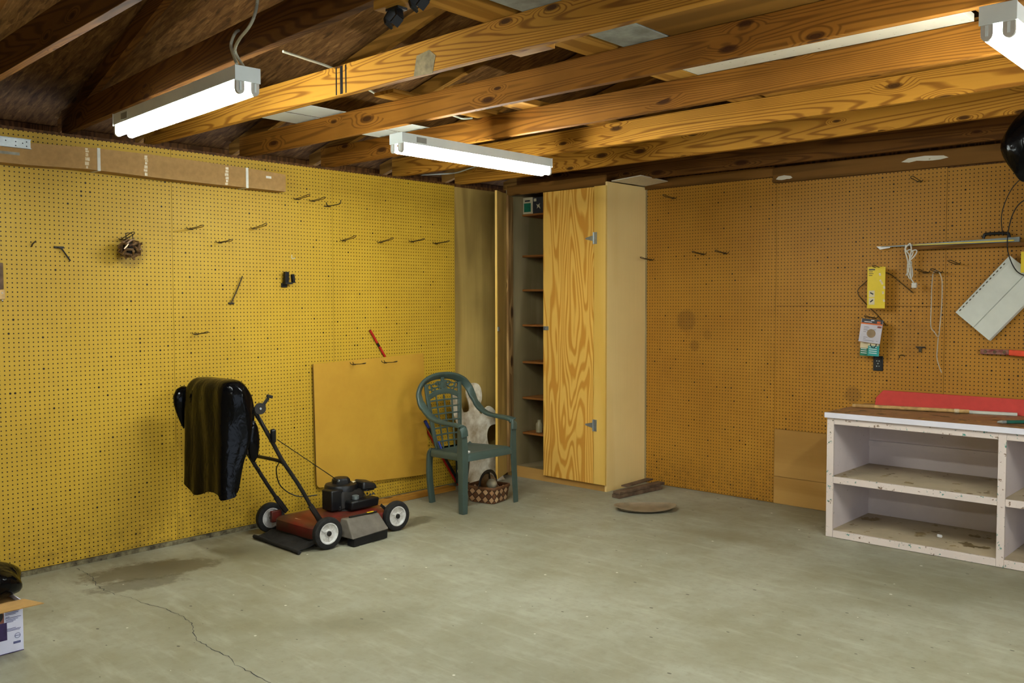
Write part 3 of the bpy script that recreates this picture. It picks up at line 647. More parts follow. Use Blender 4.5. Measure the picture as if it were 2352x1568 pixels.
# loose lumber along the wall foot
for (p,q,w,hh,lb) in (((905,1152),(1052,1127),.045,.035,'long pine strip on the floor along the left wall, front one'),((872,1147),(1050,1117),.04,.03,'long pine strip on the floor against the left wall, rear one')):
    a,b=on(2,.0,*p),on(2,.0,*q)
    a=Vector((.115 if 'front' in lb else .055,-2.2,0)); b=Vector((.115 if 'front' in lb else .055,-1.3,0))
    tag(obj('lumber_strip',MB().hexa([(a.x-w/2,a.y,.001),(a.x+w/2,a.y,.001),(b.x+w/2,b.y,.001),(b.x-w/2,b.y,.001),(a.x-w/2,a.y,hh),(a.x+w/2,a.y,hh),(b.x+w/2,b.y,hh),(b.x-w/2,b.y,hh)]),'pine',bevel=.002),lb,'lumber','lumber strips by the wall')
# white figure cutout leaning by the closet
G=[(1057,1100),(1062,1040),(1058,1000),(1046,965),(1036,935),(1037,912),(1046,906),(1056,920),(1063,945),(1077,943),(1076,925),(1070,905),(1073,886),(1085,879),(1098,882),(1105,896),(1106,915),(1102,930),(1100,945),(1107,950),(1113,938),(1123,932),(1135,941),(1143,960),(1141,972),(1126,977),(1119,990),(1119,1010),(1126,1032),(1138,1055),(1152,1085),(1154,1118)]
P=[on(0,.13,*g) for g in G]; poly=smooth([(p.y,p.z,0) for p in P],3,True)
zmin=min(p.y for p in poly); dz=.002-zmin if zmin<.002 else 0
poly=[(p.x,max(p.y,.002)) for p in poly]
tag(obj('figure_cutout',MB().prism(poly,(.124,0,0),(0,1,0),(0,0,1),(.012,0,0)),'ghost',bevel=.0015),'white painted wooden figure cutout with raised arms behind the green chair','cutout')
a=on(0,.1,1075,1050); b=on(0,.1,1102,1095)
tag(obj('storage_panel',B(.075,.1,a.y-.12,b.y+.02,.04,.36),'dkgreen',bevel=.003),'dark green panel standing between the white cutout and the wall','panel')
# ================================================================ GREEN RESIN CHAIR (faces +x)
yc=-1.56
t=thing('resin_chair','dark green plastic armchair with a lattice back','chair',(.53,yc,0))
SEC=rrect(.031,.013,.009)
for s in (1,-1):
    # arm + back rim half
    q=[(.775,.262,.56),(.772,.268,.60),(.752,.272,.627),(.70,.275,.637),(.60,.278,.642),(.50,.277,.652),(.42,.275,.682),(.355,.276,.735),(.315,.276,.79),(.29,.262,.85),(.275,.215,.905),(.267,.14,.94),(.262,.06,.955),(.262,0,.957)]
    pts=smooth([(x,yc+s*y,z) for x,y,z in q],5)
    obj('arm_and_rim',MB().sweep(pts,SEC,(-.75,0,.66)),'chair',t)
    lg=smooth([(.757,yc+s*.264,.615),(.757,yc+s*.26,.52),(.757,yc+s*.256,.42),(.762,yc+s*.26,.28),(.772,yc+s*.27,.03),(.773,yc+s*.271,.0)],4)
    ang=[(-.03,.024),(.028,.024),(.03,.016),(.024,.012),(-.019,.012),(-.021,-.034),(-.027,-.036),(-.03,-.03)]
    obj('front_leg',MB().sweep(lg,[(a*s,b) for a,b in ang],(1,0,0),False,[1.0-.3*abs(i-8)/12 for i in range(21)]),'chair',t,bevel=.002)
    rl=smooth([(.365,yc+s*.192,.408),(.338,yc+s*.2,.375),(.325,yc+s*.193,.2),(.318,yc+s*.163,.02),(.318,yc+s*.16,0)],4)
    obj('rear_leg',MB().sweep(rl,rrect(.026,.014,.008),(1,0,0)),'chair',t)
    # stiles of the back
    st=smooth([(.338,yc+s*.118,.405),(.318,yc+s*.135,.5),(.296,yc+s*.155,.68),(.278,yc+s*.172,.83),(.273,yc+s*.176,.9)],4)
    obj('back_stile',MB().sweep(st,rrect(.018,.009,.006),(1,0,0)),'chair',t)
# seat: dished slab with a rolled front apron
def seat_loop(z,k,xf,dip=0):
    o=[]
    for a,b in rrect(1,1,.25,5):
        x=.545+a*.215; wdt=.212+.045*(a+1)/2
        o.append((x+(xf if a>.6 else 0),yc+b*wdt*k,z+.012*(a+1)/2-dip*(1 if abs(a)<.9 and abs(b)<.9 else 0)))
    return o
mb=MB(); mb.loft([seat_loop(.365,1.02,.03),seat_loop(.39,1.03,.028),seat_loop(.413,1.0,.012),seat_loop(.418,.95,.0),seat_loop(.41,.75,-.02),seat_loop(.405,.4,-.1)],False,True)
obj('seat',mb,'chair',t,smoothing=60)
mb=MB()
XB=lambda z:.338-(z-.405)*.14; WB=lambda z:.116+(z-.405)*.125
for k in (-.5,0,.5):
    mb.sweep(smooth([(XB(z),yc+k*WB(z)*1.0,z) for z in (.405,.55,.7,.81)],2),rrect(.006,.005,.002),(1,0,0))
zs=[.405+.052*i for i in range(1,8)]
for z in zs: mb.sweep([(XB(z),yc-WB(z),z),(XB(z)+.006,yc,z+.004),(XB(z),yc+WB(z),z)],rrect(.006,.005,.002),(1,0,0))
obj('back_lattice',mb,'chair',t)
mb=MB(); mb.sweep(smooth([(.283,yc-.165,.795),(.28,yc-.08,.828),(.279,yc,.836),(.28,yc+.08,.828),(.283,yc+.165,.795)],4),rrect(.02,.007,.005),(1,0,0))
for s in (-1,1):
    for (yy,z,ry,rz) in ((.085,.882,.042,.016),(.14,.875,.022,.022),(.05,.9,.03,.012),(.1,.852,.02,.01)):
        mb.tube([(.272,yc+s*yy+ry*math.cos(a),z+rz*math.sin(a)) for a in [2*pi*k/16 for k in range(16)]],.006,6,True,ref=(1,0,0))
mb.lathe([(.04,-.006),(.036,.006),(.018,.011),(.004,.012)],(.273,yc,.885),(1,0,0),12); mb.beam((.274,yc,.83),(.265,yc,.95),.03,.01,(1,0,0))
for k in range(7): a=2*pi*k/7; mb.lathe([(.014,-.006),(.012,.006),(.003,.01)],(.275,yc+.045*math.cos(a),.885+.034*math.sin(a)),(1,0,0),8)
obj('back_crest',mb,'chair',t,label='floral pierced crest')
tag(obj('bottle_cap',MB().tube([(.395,yc-.135,.418),(.37,yc-.14,.468)],.009,10),'blue'),'small blue tube lying at the back of the chair seat','tube')
tag(obj('paper_scrap',MB().obox((.74,yc-.2,.437),(.03,.045,.012),(.1,.2,.4)),'paper'),'crumpled white scrap on the chair seat corner','scrap')
# ================================================================ WOVEN BASKET UNDER THE CHAIR
bc=Vector((.595,-1.395,0)); th=.17
t=thing('woven_basket','woven splint basket on the floor under the green chair','basket',(bc.x,bc.y,0),(0,0,th))
def bl(k,z,hx=.125,hy=.11): return [(a,b,z) for a,b in rrect(hx*k,hy*k,.03,3)]
mb=MB(); mb.loft([bl(.88,.003),bl(.95,.02),bl(1.03,.08),bl(1.08,.118),bl(1.05,.118),bl(1.0,.08),bl(.9,.02)],True,True)
obj('basket_body',mb,'basket',t,True)
obj('basket_rim',MB().sweep([Vector(p) for p in bl(1.07,.12)],rrect(.006,.01,.003),(0,0,1),True),'ratt',t,True)
obj('basket_handle',MB().sweep(smooth([(0,-.115,.11),(0,-.105,.17),(0,-.06,.215),(0,0,.228),(0,.06,.215),(0,.105,.17),(0,.115,.11)],5),rrect(.012,.003,.002),(1,0,0)),'blackm',t,True)
wc=lambda x,y,z:(bc.x+x*math.cos(th)-y*math.sin(th),bc.y+x*math.sin(th)+y*math.cos(th),z)
t=thing('cloth_cap','tan cloth cap with dark straps stuffed in the basket','cap',wc(-.02,.06,.09))
o=wc(-.025,.04,.0)
mb=MB(); mb.loft([[(o[0]+(r*(1+.12*math.sin(3*a+z*40)))*math.cos(a),o[1]+r*.55*(1+.1*math.cos(2*a))*math.sin(a),z) for a in [2*pi*k/18 for k in range(18)]] for r,z in ((.05,.05),(.07,.10),(.075,.14),(.065,.17),(.04,.192),(.012,.2))]); obj('crown',mb,'tan',t)
mb=MB(); mb.sweep(smooth([(o[0]+.07,o[1]-.04,.125),(o[0]+.045,o[1]-.03,.185),(o[0]+.0,o[1]+.01,.208),(o[0]-.05,o[1]+.03,.19)],4),rrect(.009,.003,.002),(0,1,.2)); obj('strap',mb,'black',t,label='dark strap')
o=wc(.055,-.03,.14); tag(obj('ball',MB().lathe([(.001,-.042),(.022,-.036),(.038,-.018),(.042,0),(.038,.018),(.022,.036),(.001,.042)],o,(0,0,1),18),'ball'),'dusty pale ball in the basket under the handle','ball')
# ================================================================ LAWN MOWER (front toward +y)
t=thing('lawn_mower','old red push lawn mower with white wheels and black engine','lawn mower',(.5,-2.76,0))
def dl(k,z,ins=0,dx=0):
    return [(.525+dx+a*(.225*k-ins),-2.76+b*(.345*k-ins),z) for a,b in rrect(1,1,.22,4)]
mb=MB(); mb.loft([dl(.98,.045),dl(1,.055),dl(1,.122),dl(.97,.132),dl(.86,.136),dl(.74,.144),dl(.62,.148)],True,True); obj('deck',mb,'red',t)
deck_skirt=obj('deck_band',MB().loft([dl(1.004,.05),dl(1.004,.058)],False,False),'black',t)
for (x,y,s,w) in ((.806,-3.04,1,0),(.772,-2.46,1,0),(.185,-3.05,-1,0),(.17,-2.47,-1,0)):
    c_=(x,y,.1); ax=(1,-.06,0)
    w_=obj('wheel',MB().lathe([(.066,-.02),(.088,-.0225),(.097,-.018),(.1,-.008),(.1,.008),(.097,.018),(.088,.0225),(.066,.02)],c_,ax,36,False),'rubber',t,label='black tyre')
    r_=sub('rim',MB().lathe([(.001,-.014),(.055,-.014),(.06,-.0205),(.0665,-.0205),(.0665,.0205),(.06,.0205),(.054,.013),(.024,.011),(.02,.018),(.001,.018)],c_,ax,32),'wheel',w_,label='white plastic rim')
    sub('hub_cap',MB().lathe([(.001,-.019),(.016,-.019),(.016,.024),(.008,.027),(.001,.027)],c_,ax,16),'blackm',w_)
    for k in range(3):
        a=2*pi*k/3+.6; d=Vector((0,math.cos(a),math.sin(a)))
        sub('spoke',MB().beam(Vector(c_)+Vector((.0135,0,0))+d*.02,Vector(c_)+Vector((.0135,0,0))+d*.056,.006,.005,(1,0,0)),'wheel',w_)
for (x,y) in ((.765,-3.03),(.735,-2.47),(.235,-3.04),(.235,-2.48)):
    obj('axle_bracket',MB().obox((x,y,.115),(.03,.075,.075),(0,0,0)),'red' if x<.5 else 'blackm',t,bevel=.006)
obj('height_lever',MB().beam((.735,-2.5,.13),(.735,-2.56,.185),.018,.006,(1,0,0)),'blackm',t)
# engine
ex,ey=.475,-2.66
obj('engine_base',MB().lathe([(.13,.147),(.13,.155),(.11,.163),(.1,.175)],(ex,ey,0),(0,0,1),28),'blackm',t)
obj('engine_block',MB().loft([[(ex+a,ey+b,z) for a,b in rrect(h,h2,.025,3)] for z,h,h2 in ((.165,.1,.1),(.26,.1,.1),(.275,.095,.095))]),'blackm',t)
obj('blower_housing',MB().lathe([(.105,.262),(.11,.268),(.11,.297),(.104,.308),(.07,.316)],(ex-.01,ey-.02,0),(0,0,1),28),'black',t)
sc=obj('starter_cover',MB().lathe([(.064,.31),(.064,.322),(.06,.34),(.05,.35),(.02,.352)],(ex-.01,ey-.02,0),(0,0,1),10),'black',t,smoothing=25)
sub('rope_eyelet',MB().lathe([(.008,-.003),(.008,.004),(.004,.005)],(ex+.03,ey-.068,.338),(.4,-.8,.3),12),'steel',sc)
obj('side_shroud',B(ex-.02,ex+.09,ey-.17,ey-.075,.158,.292),'black',t,bevel=.008)
obj('air_filter',MB().hexa([(ex-.02,ey+.075,.272),(ex+.125,ey+.06,.268),(ex+.125,ey+.19,.262),(ex-.02,ey+.2,.268),(ex,ey+.085,.328),(ex+.115,ey+.075,.322),(ex+.115,ey+.175,.3),(ex,ey+.185,.308)]),'black',t,bevel=.012,label='angular air filter cover')
obj('fuel_tank',MB().hexa([(ex+.06,ey-.07,.155),(ex+.17,ey-.07,.158),(ex+.17,ey+.155,.158),(ex+.06,ey+.155,.155),(ex+.06,ey-.07,.215),(ex+.175,ey-.07,.218),(ex+.175,ey+.16,.218),(ex+.06,ey+.16,.215)]),'black',t,bevel=.01)
obj('fuel_cap',MB().lathe([(.02,.216),(.024,.22),(.024,.242),(.018,.246)],(ex+.12,ey+.0,0),(0,0,1),18),'greypipe',t)
mb=MB()
for k in range(6): mb.lathe([(.006+.003*(k%3),0),(.005,.012)],(ex+.06+.012*k,ey+.07+.016*k,.222+.006*(k%2)),(0,0,1),8)
mb.tube([(ex+.04,ey+.03,.262),(ex+.12,ey+.1,.262),(ex+.1,ey+.17,.258)],.006,8); obj('carburettor',mb,'blackm',t)
obj('spark_cover',MB().obox((ex+.07,ey-.1,.168),(.05,.04,.03),(0,0,.5)),'blackm',t,bevel=.005)
obj('engine_decal',MB().obox((ex+.02,ey+.055,.3135),(.03,.05,.001),(-.0,0,.5)),'cream',t)
for p,rz in (((.5,-3.03,.1385),.1),((.64,-2.5,.1405),.3)): obj('deck_decal',MB().obox(p,(.07,.03,.001),(0,.0,rz)),'tape',t)
# discharge chute; the black block below it stands in for floor shade
mb=MB().hexa([(.752,-2.93,.05),(.905,-2.92,.05),(.895,-2.62,.062),(.752,-2.61,.06),(.752,-2.9,.158),(.80,-2.88,.16),(.80,-2.63,.156),(.752,-2.62,.156)]); obj('discharge_chute',mb,'grey',t,bevel=.008)
obj('chute_floor_shade',MB().hexa([(.84,-2.915,.006),(.9,-2.91,.004),(.885,-2.63,.006),(.84,-2.63,.008),(.84,-2.91,.052),(.9,-2.905,.052),(.89,-2.63,.06),(.84,-2.63,.06)]),'black',t)
mb=MB().tube([(.79,-2.86,.165),(.79,-2.64,.163)],.006,8); obj('chute_hinge_rod',mb,'blackm',t); obj('hinge_decal',MB().obox((.8,-2.7,.172),(.012,.05,.003)),'yellow',t)
# trailing rubber skirt
mb=MB(); rows=[]
for (k,z,yy) in ((0,.05,-3.1),(1,.032,-3.13),(2,.02,-3.17),(3,.014,-3.205)):
    rows.append([(.28+.5*i/10-.01*k,yy-.02*i/10*k/3+.006*math.sin(i*.9),z+.003*math.sin(i*1.4)) for i in range(11)])
mb.loft([r+[(x,y,z-.004) for x,y,z in r[::-1]] for r in rows]); rs=obj('rear_skirt',mb,'rubber',t)
sub('rolled_hem',MB().tube([(.25+.54*i/10,-3.212-.022*i/10,.016+.002*math.sin(i)) for i in range(11)],.012,10),'rubber',rs)
# handle
RTb=[(.715,-3.04,.165),(.715,-3.17,.39),(.715,-3.295,.574),(.715,-3.375,.715),(.71,-3.475,.885),(.70,-3.56,1.0),(.66,-3.59,1.04)]
LTb=[(.27,-3.0,.16),(.265,-3.125,.35),(.26,-3.245,.545),(.262,-3.36,.72),(.265,-3.47,.885),(.28,-3.56,1.0),(.32,-3.59,1.04)]
bar=smooth(RTb,5)+smooth(LTb[::-1],5)
obj('handle_bar',MB().tube(bar,.0125,12),'blackm',t)
obj('handle_crossbar',MB().tube(smooth([(.715,-3.25,.51),(.69,-3.268,.548),(.62,-3.28,.565),(.262,-3.25,.553)],5),.011,10),'blackm',t)
for p,q in (((.715,-3.02,.15),(.715,-3.1,.27)),((.27,-2.98,.14),(.268,-3.06,.25))): obj('handle_bracket',MB().beam(p,q,.032,.02,(1,0,0)),'blackm',t,bevel=.003)
for p in ((.73,-3.26,.51),(.275,-3.19,.45)): obj('wing_knob',MB().obox(p,(.02,.014,.034),(.3,.3,0)),'blackm',t,bevel=.004)
obj('throttle_plate',MB().lathe([(.034,-.006),(.034,.006)],(.735,-3.455,.905),(1,-.3,0),16),'blackm',t); obj('throttle_bolt',MB().lathe([(.008,0),(.006,.006)],(.742,-3.457,.905),(1,-.3,0),10),'steel',t)
obj('throttle_lever',MB().beam((.738,-3.445,.915),(.738,-3.4,.965),.02,.008,(1,0,0)).obox((.738,-3.392,.972),(.022,.035,.018),(-.3,0,0)),'blackm',t,bevel=.003)
obj('starter_grip',MB().obox((.735,-3.37,.735),(.03,.03,.085),(.12,.2,0)),'black',t,bevel=.009,label='black rubber pull grip')
obj('pull_cord',MB().tube([(.74,-3.345,.71),(ex+.03,ey-.068,.338)],.0028,6),'darkwire',t)
obj('control_cable',MB().tube(smooth([(.725,-3.46,.87),(.75,-3.43,.77),(.72,-3.37,.69),(.69,-3.3,.58),(.42,-3.15,.46),(.33,-3.06,.33),(.35,-2.95,.25),(.42,-2.84,.25)],6),.004,6),'blackm',t)
# black trash bag draped over the handle
def bag_loop(z,x0,x1,yf,yb,amp,ph):
    o=[]; n=44
    for a,b in rrect((x1-x0)/2,(yb-yf)/2,min((yb-yf)/2*.7,.05),3)[::-1]: pass
    base=rrect((x1-x0)/2,(yb-yf)/2,min((yb-yf)/2*.75,.05),5); 
    per=[]
    for i in range(len(base)):
        p,q=base[i],base[(i+1)%len(base)]; k=max(1,int(math.hypot(q[0]-p[0],q[1]-p[1])/.035)) ; per+=[(p,q,j/k) for j in range(k)]
    return base
def resample(P,n):
    L=[0]
    for i in range(len(P)): p,q=P[i],P[(i+1)%len(P)]; L.append(L[-1]+math.hypot(q[0]-p[0],q[1]-p[1]))
    o=[]
    for k in range(n):
        s=L[-1]*k/n; i=max(j for j in range(len(P)) if L[j]<=s+1e-9); p,q=P[i],P[(i+1)%len(P)]; f=(s-L[i])/max(L[i+1]-L[i],1e-9); o.append((p[0]+(q[0]-p[0])*f,p[1]+(q[1]-p[1])*f))
    return o
t=thing('trash_bag','black plastic trash bag draped over the lawn mower handle','plastic bag',(.5,-3.6,.42))
lev=[(1.083,.33,.69,-3.625,-3.575,.0),(1.072,.29,.72,-3.655,-3.545,.3),(1.04,.265,.745,-3.685,-3.52,.7),(.99,.225,.76,-3.69,-3.49,1.),(.93,.21,.762,-3.692,-3.475,1.),(.86,.225,.762,-3.695,-3.47,1.1),(.78,.24,.765,-3.698,-3.475,1.1),(.7,.25,.765,-3.7,-3.50,1.1),(.62,.255,.765,-3.703,-3.555,1.2),(.54,.255,.768,-3.705,-3.575,1.2),(.46,.25,.77,-3.708,-3.59,1.3),(.425,.25,.772,-3.71,-3.595,1.35)]
mb=MB(); loops=[]; N=84
for li,(z,xa,xb,yf,yb,am) in enumerate(lev):
    P=resample(rrect((xb-xa)/2,(yb-yf)/2,(yb-yf)/2*.8,4),N); o=[]
    for k,(a,b) in enumerate(P):
        u=k/N; front=b<0
        f=am*((.0035 if front else .008)*math.sin(u*2*pi*9+1.3+.9*math.sin(z*5+u*3))+.004*math.sin(u*2*pi*4+z*7+1)+(.0 if front else .006)*math.sin(u*2*pi*17+z*9))
        d=Vector((a/(xb-xa),b/(yb-yf)*1.2,0)); d.normalize() if d.length>0 else None
        zz_=z+(.012*math.sin(u*2*pi*4+.4)+.02*math.sin(u*2*pi*2+2.2) if li>=len(lev)-1 else 0)-(.03 if li>=len(lev)-2 and a>.2 and b<.02 else 0)
        o.append(Vector(((xa+xb)/2+a,(yf+yb)/2+b,zz_))+d*f)
    loops.append(o)
mb.loft(loops,True,False); o=obj('bag_body',mb,'bag',t,smoothing=75)
sm=o.modifiers.new('subd','SUBSURF'); sm.levels=1; sm.render_levels=1
# bulging lobe on the bag's left shoulder and the twisted tail behind it
mb=MB(); mb.loft([[Vector((.222+.03*math.cos(a)*k-.012*(1-k),-3.66+.06*math.sin(a)*k*1.1,z)) for a in [2*pi*j/14 for j in range(14)]] for z,k in ((1.02,.15),(1.005,.7),(.965,1.05),(.91,1.),(.85,.7),(.79,.3),(.76,.05))]); obj('bag_shoulder',mb,'bag',t,smoothing=75)
mb=MB(); mb.loft([[Vector((.752+.016*math.cos(a)*k,-3.512+.034*math.sin(a)*k,z)) for a in [2*pi*j/12 for j in range(12)]] for z,k in ((.84,.3),(.8,.9),(.74,1.15),(.68,1.1),(.63,.8),(.6,.2))]); obj('bag_tail',mb,'bag',t,smoothing=75)
# ================================================================ BACK WALL THINGS
GB='double prong hooks on the back pegboard'
for p,lb in (((1551,456),'thin looped hook high on the back pegboard near the closet'),((1499,597),'looped hook sticking out right beside the closet side'),((1619,584),'left hook of the pair in the first back sheet'),((1670,582),'right hook of the pair in the first back sheet'),
             ((2115,417),'small looped hook at the top of the back wall under the trusses'),((2201,606),'looped hook right of the white string'),((2131,626),'looped hook just left of the hanging string'),((2028,617),'looped hook holding the yellow package'),((2012,730),'looped hook holding the grey and teal packages')):
    dup(hook_loop,on(1,-.001,*p),(0,.02,-pi/2+R.uniform(-.05,.05)),lb,GB)
hk_s=dup(hook_loop,on(1,-.001,2160,626),(0,0,-pi/2),'looped hook carrying the hanging white string',GB)
W_=lambda x,y,d=.01:on(1,-d,x,y)
# tapered metal tool with black handle over a thin dark strip
a,b=W_(2092,560,.0),W_(2400,551,.0)
tag(obj('wall_strip',MB().hexa([(a.x,-.05,1.868),(4.6,-.05,1.868),(4.6,-.008,1.868),(a.x,-.008,1.868),(a.x,-.05,1.893),(4.6,-.05,1.893),(4.6,-.008,1.893),(a.x,-.008,1.893)]),'header',bevel=.002),'thin dark strip under the long metal tool on the back wall','ledge')
t=thing('straightedge','long tapering metal straightedge with a black handle on the back wall','tool',(3.4,-.03,1.894))
obj('blade',MB().hexa([(3.02,-.034,1.896),(3.9,-.042,1.8945),(3.9,-.018,1.8945),(3.02,-.028,1.896),(3.02,-.034,1.9),(3.9,-.042,1.926),(3.9,-.018,1.926),(3.02,-.028,1.9)]),'greypipe',t,bevel=.001)
obj('yellow_edge',MB().hexa([(3.26,-.0445,1.898),(3.87,-.0445,1.901),(3.87,-.0425,1.901),(3.26,-.0425,1.898),(3.26,-.0445,1.9035),(3.87,-.0445,1.909),(3.87,-.0425,1.909),(3.26,-.0425,1.9035)]),'yellow',t,label='yellow stripe')
obj('handle',MB().tube(smooth([(3.69,-.03,1.925),(3.695,-.03,1.945),(3.71,-.03,1.953),(3.82,-.03,1.953),(3.835,-.03,1.945),(3.84,-.03,1.925)],4),.009,10),'black',t,label='black bow handle')
tag(obj('paper_slip',MB().hexa([W_(2013,566,.036),W_(2046,565,.03),W_(2044,569,.03),W_(2021,573,.036),W_(2013,566,.035),W_(2046,565,.029),W_(2044,569,.029),W_(2021,573,.035)]),'paper'),'white paper slip at the tip of the metal straightedge','paper')
# white extension cord bundle
t=thing('extension_cord','white extension cord bundled on a hook below the straightedge','cord',W_(2100,662,.08))
mb=MB()
def C(x,y,d=.08): return on(1,-d,x,y)
mb.tube(smooth([C(2081,562),C(2079,575),C(2085,600),C(2084,625),C(2090,640,.075),C(2096,630),C(2092,605),C(2088,585),C(2080,572),C(2086,562),C(2091,560),C(2093,575),C(2088,600),C(2086,622),C(2081,632,.07)],6),.0042,7)
mb.tube(smooth([C(2081,578,.085),C(2090,573,.085),C(2097,580,.085),C(2088,600,.088),C(2087,620,.088),C(2093,640,.085),C(2098,648,.08),C(2099,652,.08)],6),.0042,7)
mb.tube(smooth([C(2088,600,.09),C(2100,588,.09),C(2106,577,.09),C(2101,574,.09),C(2092,580,.09),C(2089,600,.092),C(2092,625,.088),C(2091,638,.085)],6),.0042,7)
mb.tube([C(2084,602,.092),C(2094,601,.094),C(2094,606,.092),C(2084,608,.09),C(2085,613,.09),C(2093,612,.092)],.004,7)
obj('cord_loops',mb,'cordw',t); a=C(2100,655,.08); obj('socket_block',B(a.x-.016,a.x+.016,a.y-.012,a.y+.012,a.z-.018,a.z+.018),'cordw',t,bevel=.004)
# yellow package
t=thing('yellow_package','yellow carded tool package hanging on the back pegboard','package',W_(2014,708,.1))
P=[W_(1993,613,.1),W_(2034,611,.1),W_(2036,707,.1),W_(1993,708,.1)]; x0,x1,z1,z0=P[0].x,P[1].x,P[0].z,P[3].z
def card(nm,mt,x0,x1,z0,z1,y,th,par,lb=None,rot=0,bev=.001): return obj(nm,MB().obox(((x0+x1)/2,y,(z0+z1)/2),(x1-x0,th,z1-z0),(0,rot,0)),mt,par,bevel=bev,label=lb)
card('card','yellow',x0,x1,z0,z1,-.1,.004,t)
w=x1-x0; h=z1-z0
card('brand_bar','dkgrey',x0+.08*w,x0+.42*w,z1-.085*h,z1-.05*h,-.1025,.0012,t,bev=0)
for k,(f0,f1) in enumerate(((.08,.3),(.08,.34),(.08,.28))): card('text_line','ink',x0+f0*w,x0+f1*w,z1-(.125+.045*k)*h,z1-(.112+.045*k)*h,-.1025,.001,t,bev=0)
for k,zz_ in enumerate((.27,.09)):
    pn=card('picture_panel','cream',x0+.1*w,x0+.42*w,z0+zz_*h,z0+(zz_+.16)*h,-.1025,.001,t,bev=0)
    sub('picture_tool',MB().obox((x0+.26*w,-.1033,z0+(zz_+.09)*h),(.2*w,.001,.03*h),(0,.5 if k==0 else -.7,0)),'black',pn)
mb=MB()
for q in ((2021,630),(2026,650),(2028,672),(2030,690),(2023,645),(2031,660)): a=W_(*q,.1028); mb.obox((a.x,-.1028,a.z),(.012,.001,.018),(0,R.uniform(-.6,.6),0))
obj('shrink_film',mb,'tape',t,label='crinkled clear film')
# grey pack with orange band
t=thing('disc_package','grey and charcoal package with orange band and round window','package',W_(2000,790,.1))
P=[W_(1980,731,.1),W_(2029,736,.1),W_(2021,790,.1),W_(1972,783,.1)]
Q=lambda u,v,d=0:P[0].lerp(P[1],u).lerp(P[3].lerp(P[2],u),v)+Vector((0,-d,0))
def quad(nm,mt,u0,u1,v0,v1,d,th,par,lb=None): return obj(nm,MB().hexa([Q(u0,v0,d),Q(u1,v0,d),Q(u1,v1,d),Q(u0,v1,d),Q(u0,v0,d+th),Q(u1,v0,d+th),Q(u1,v1,d+th),Q(u0,v1,d+th)]),mt,par,label=lb)
quad('card','gpack',0,1,0,1,0,.003,t); quad('header','dkgrey',0.02,.99,-.01,.17,.0032,.0006,t,'charcoal header'); quad('band','orange',0,1,.17,.225,.0034,.0006,t,'orange band')
quad('logo_patch','orange',.74,.9,.06,.15,.0042,.0004,t); quad('hang_slot','paper',.45,.6,.03,.06,.0042,.0004,t); quad('header_text','gpack',.14,.5,.1,.135,.0042,.0004,t); quad('seal','maroon',.78,.97,.26,.34,.0034,.0006,t)
for k,(u,v,l) in enumerate(((.16,.32,.22),(.16,.37,.26),(.16,.43,.2),(.16,.48,.22),(.16,.55,.14),(.2,.78,.2),(.2,.84,.12),(.2,.91,.5),(.62,.42,.12),(.82,.9,.06))): quad('text_line','ink',u,u+l,v,v+.012,.0034,.0004,t)
cq=Q(.54,.6,.0045); obj('window',MB().lathe([(.03,-.001),(.03,.001)],cq,(0,1,0),24),'disc',t,label='round tan window')
# teal packs
for k,(p,lb) in enumerate((((1994,2019,783,818),'bright teal package hanging under the grey one'),((1976,1995,788,817),'green teal package peeking out left behind the bright one'))):
    a,b=W_(p[0],p[2],.06 if k else .08),W_(p[1],p[3],.06 if k else .08); y=a.y; t=thing('teal_package',lb,'package',((a.x+b.x)/2,y,b.z)); t['group']='teal packages'
    obj('card',MB().obox(((a.x+b.x)/2,y,(a.z*.4+b.z*.6)),(b.x-a.x,.003,(a.z-b.z)*.8),(0,.05,0)),'teal' if k==0 else 'greenc',t)
    obj('cream_top',MB().obox(((a.x+b.x)/2,y-.003,a.z-.012),((b.x-a.x)*.95,.002,.04),(0,.05,0)),'cream',t)
    for j in range(4): obj('text_line',MB().obox(((a.x+b.x)/2-.004,y-.0022,b.z+.02+.014*j),((b.x-a.x)*.7,.001,.004),(0,.05,0)),'paper',t)
    if k==0: obj('cord_loop',MB().tube([((a.x+b.x)/2+.02*math.cos(an),y-.006,a.z-.018+.026*math.sin(an)) for an in [pi*1.0+pi*j/10 for j in range(11)]],.003,6),'black',t)
# outlet
a,b=W_(2006.5,817,0),W_(2028.5,852,0); t=thing('outlet','black electrical outlet plate on the back wall above the bench','outlet',((a.x+b.x)/2,-.004,b.z))
obj('plate',B(a.x,b.x,-.0065,-.0006,b.z,a.z),'black',t,bevel=.002)
for zz_ in (.33,.68):
    f=obj('receptacle',B(a.x+.014,b.x-.014,-.008,-.0066,a.z+(b.z-a.z)*zz_-.014,a.z+(b.z-a.z)*zz_+.014),'blackm',t,bevel=.001)
    for dx in (-.008,.008): sub('slot',B((a.x+b.x)/2+dx-.0035,(a.x+b.x)/2+dx+.0035,-.0088,-.0081,a.z+(b.z-a.z)*zz_-.004,a.z+(b.z-a.z)*zz_+.004),'steel',f)
obj('screw',MB().lathe([(.006,0),(.004,.003)],((a.x+b.x)/2,-.0066,(a.z+b.z)/2),(0,-1,0),12),'steel',t)
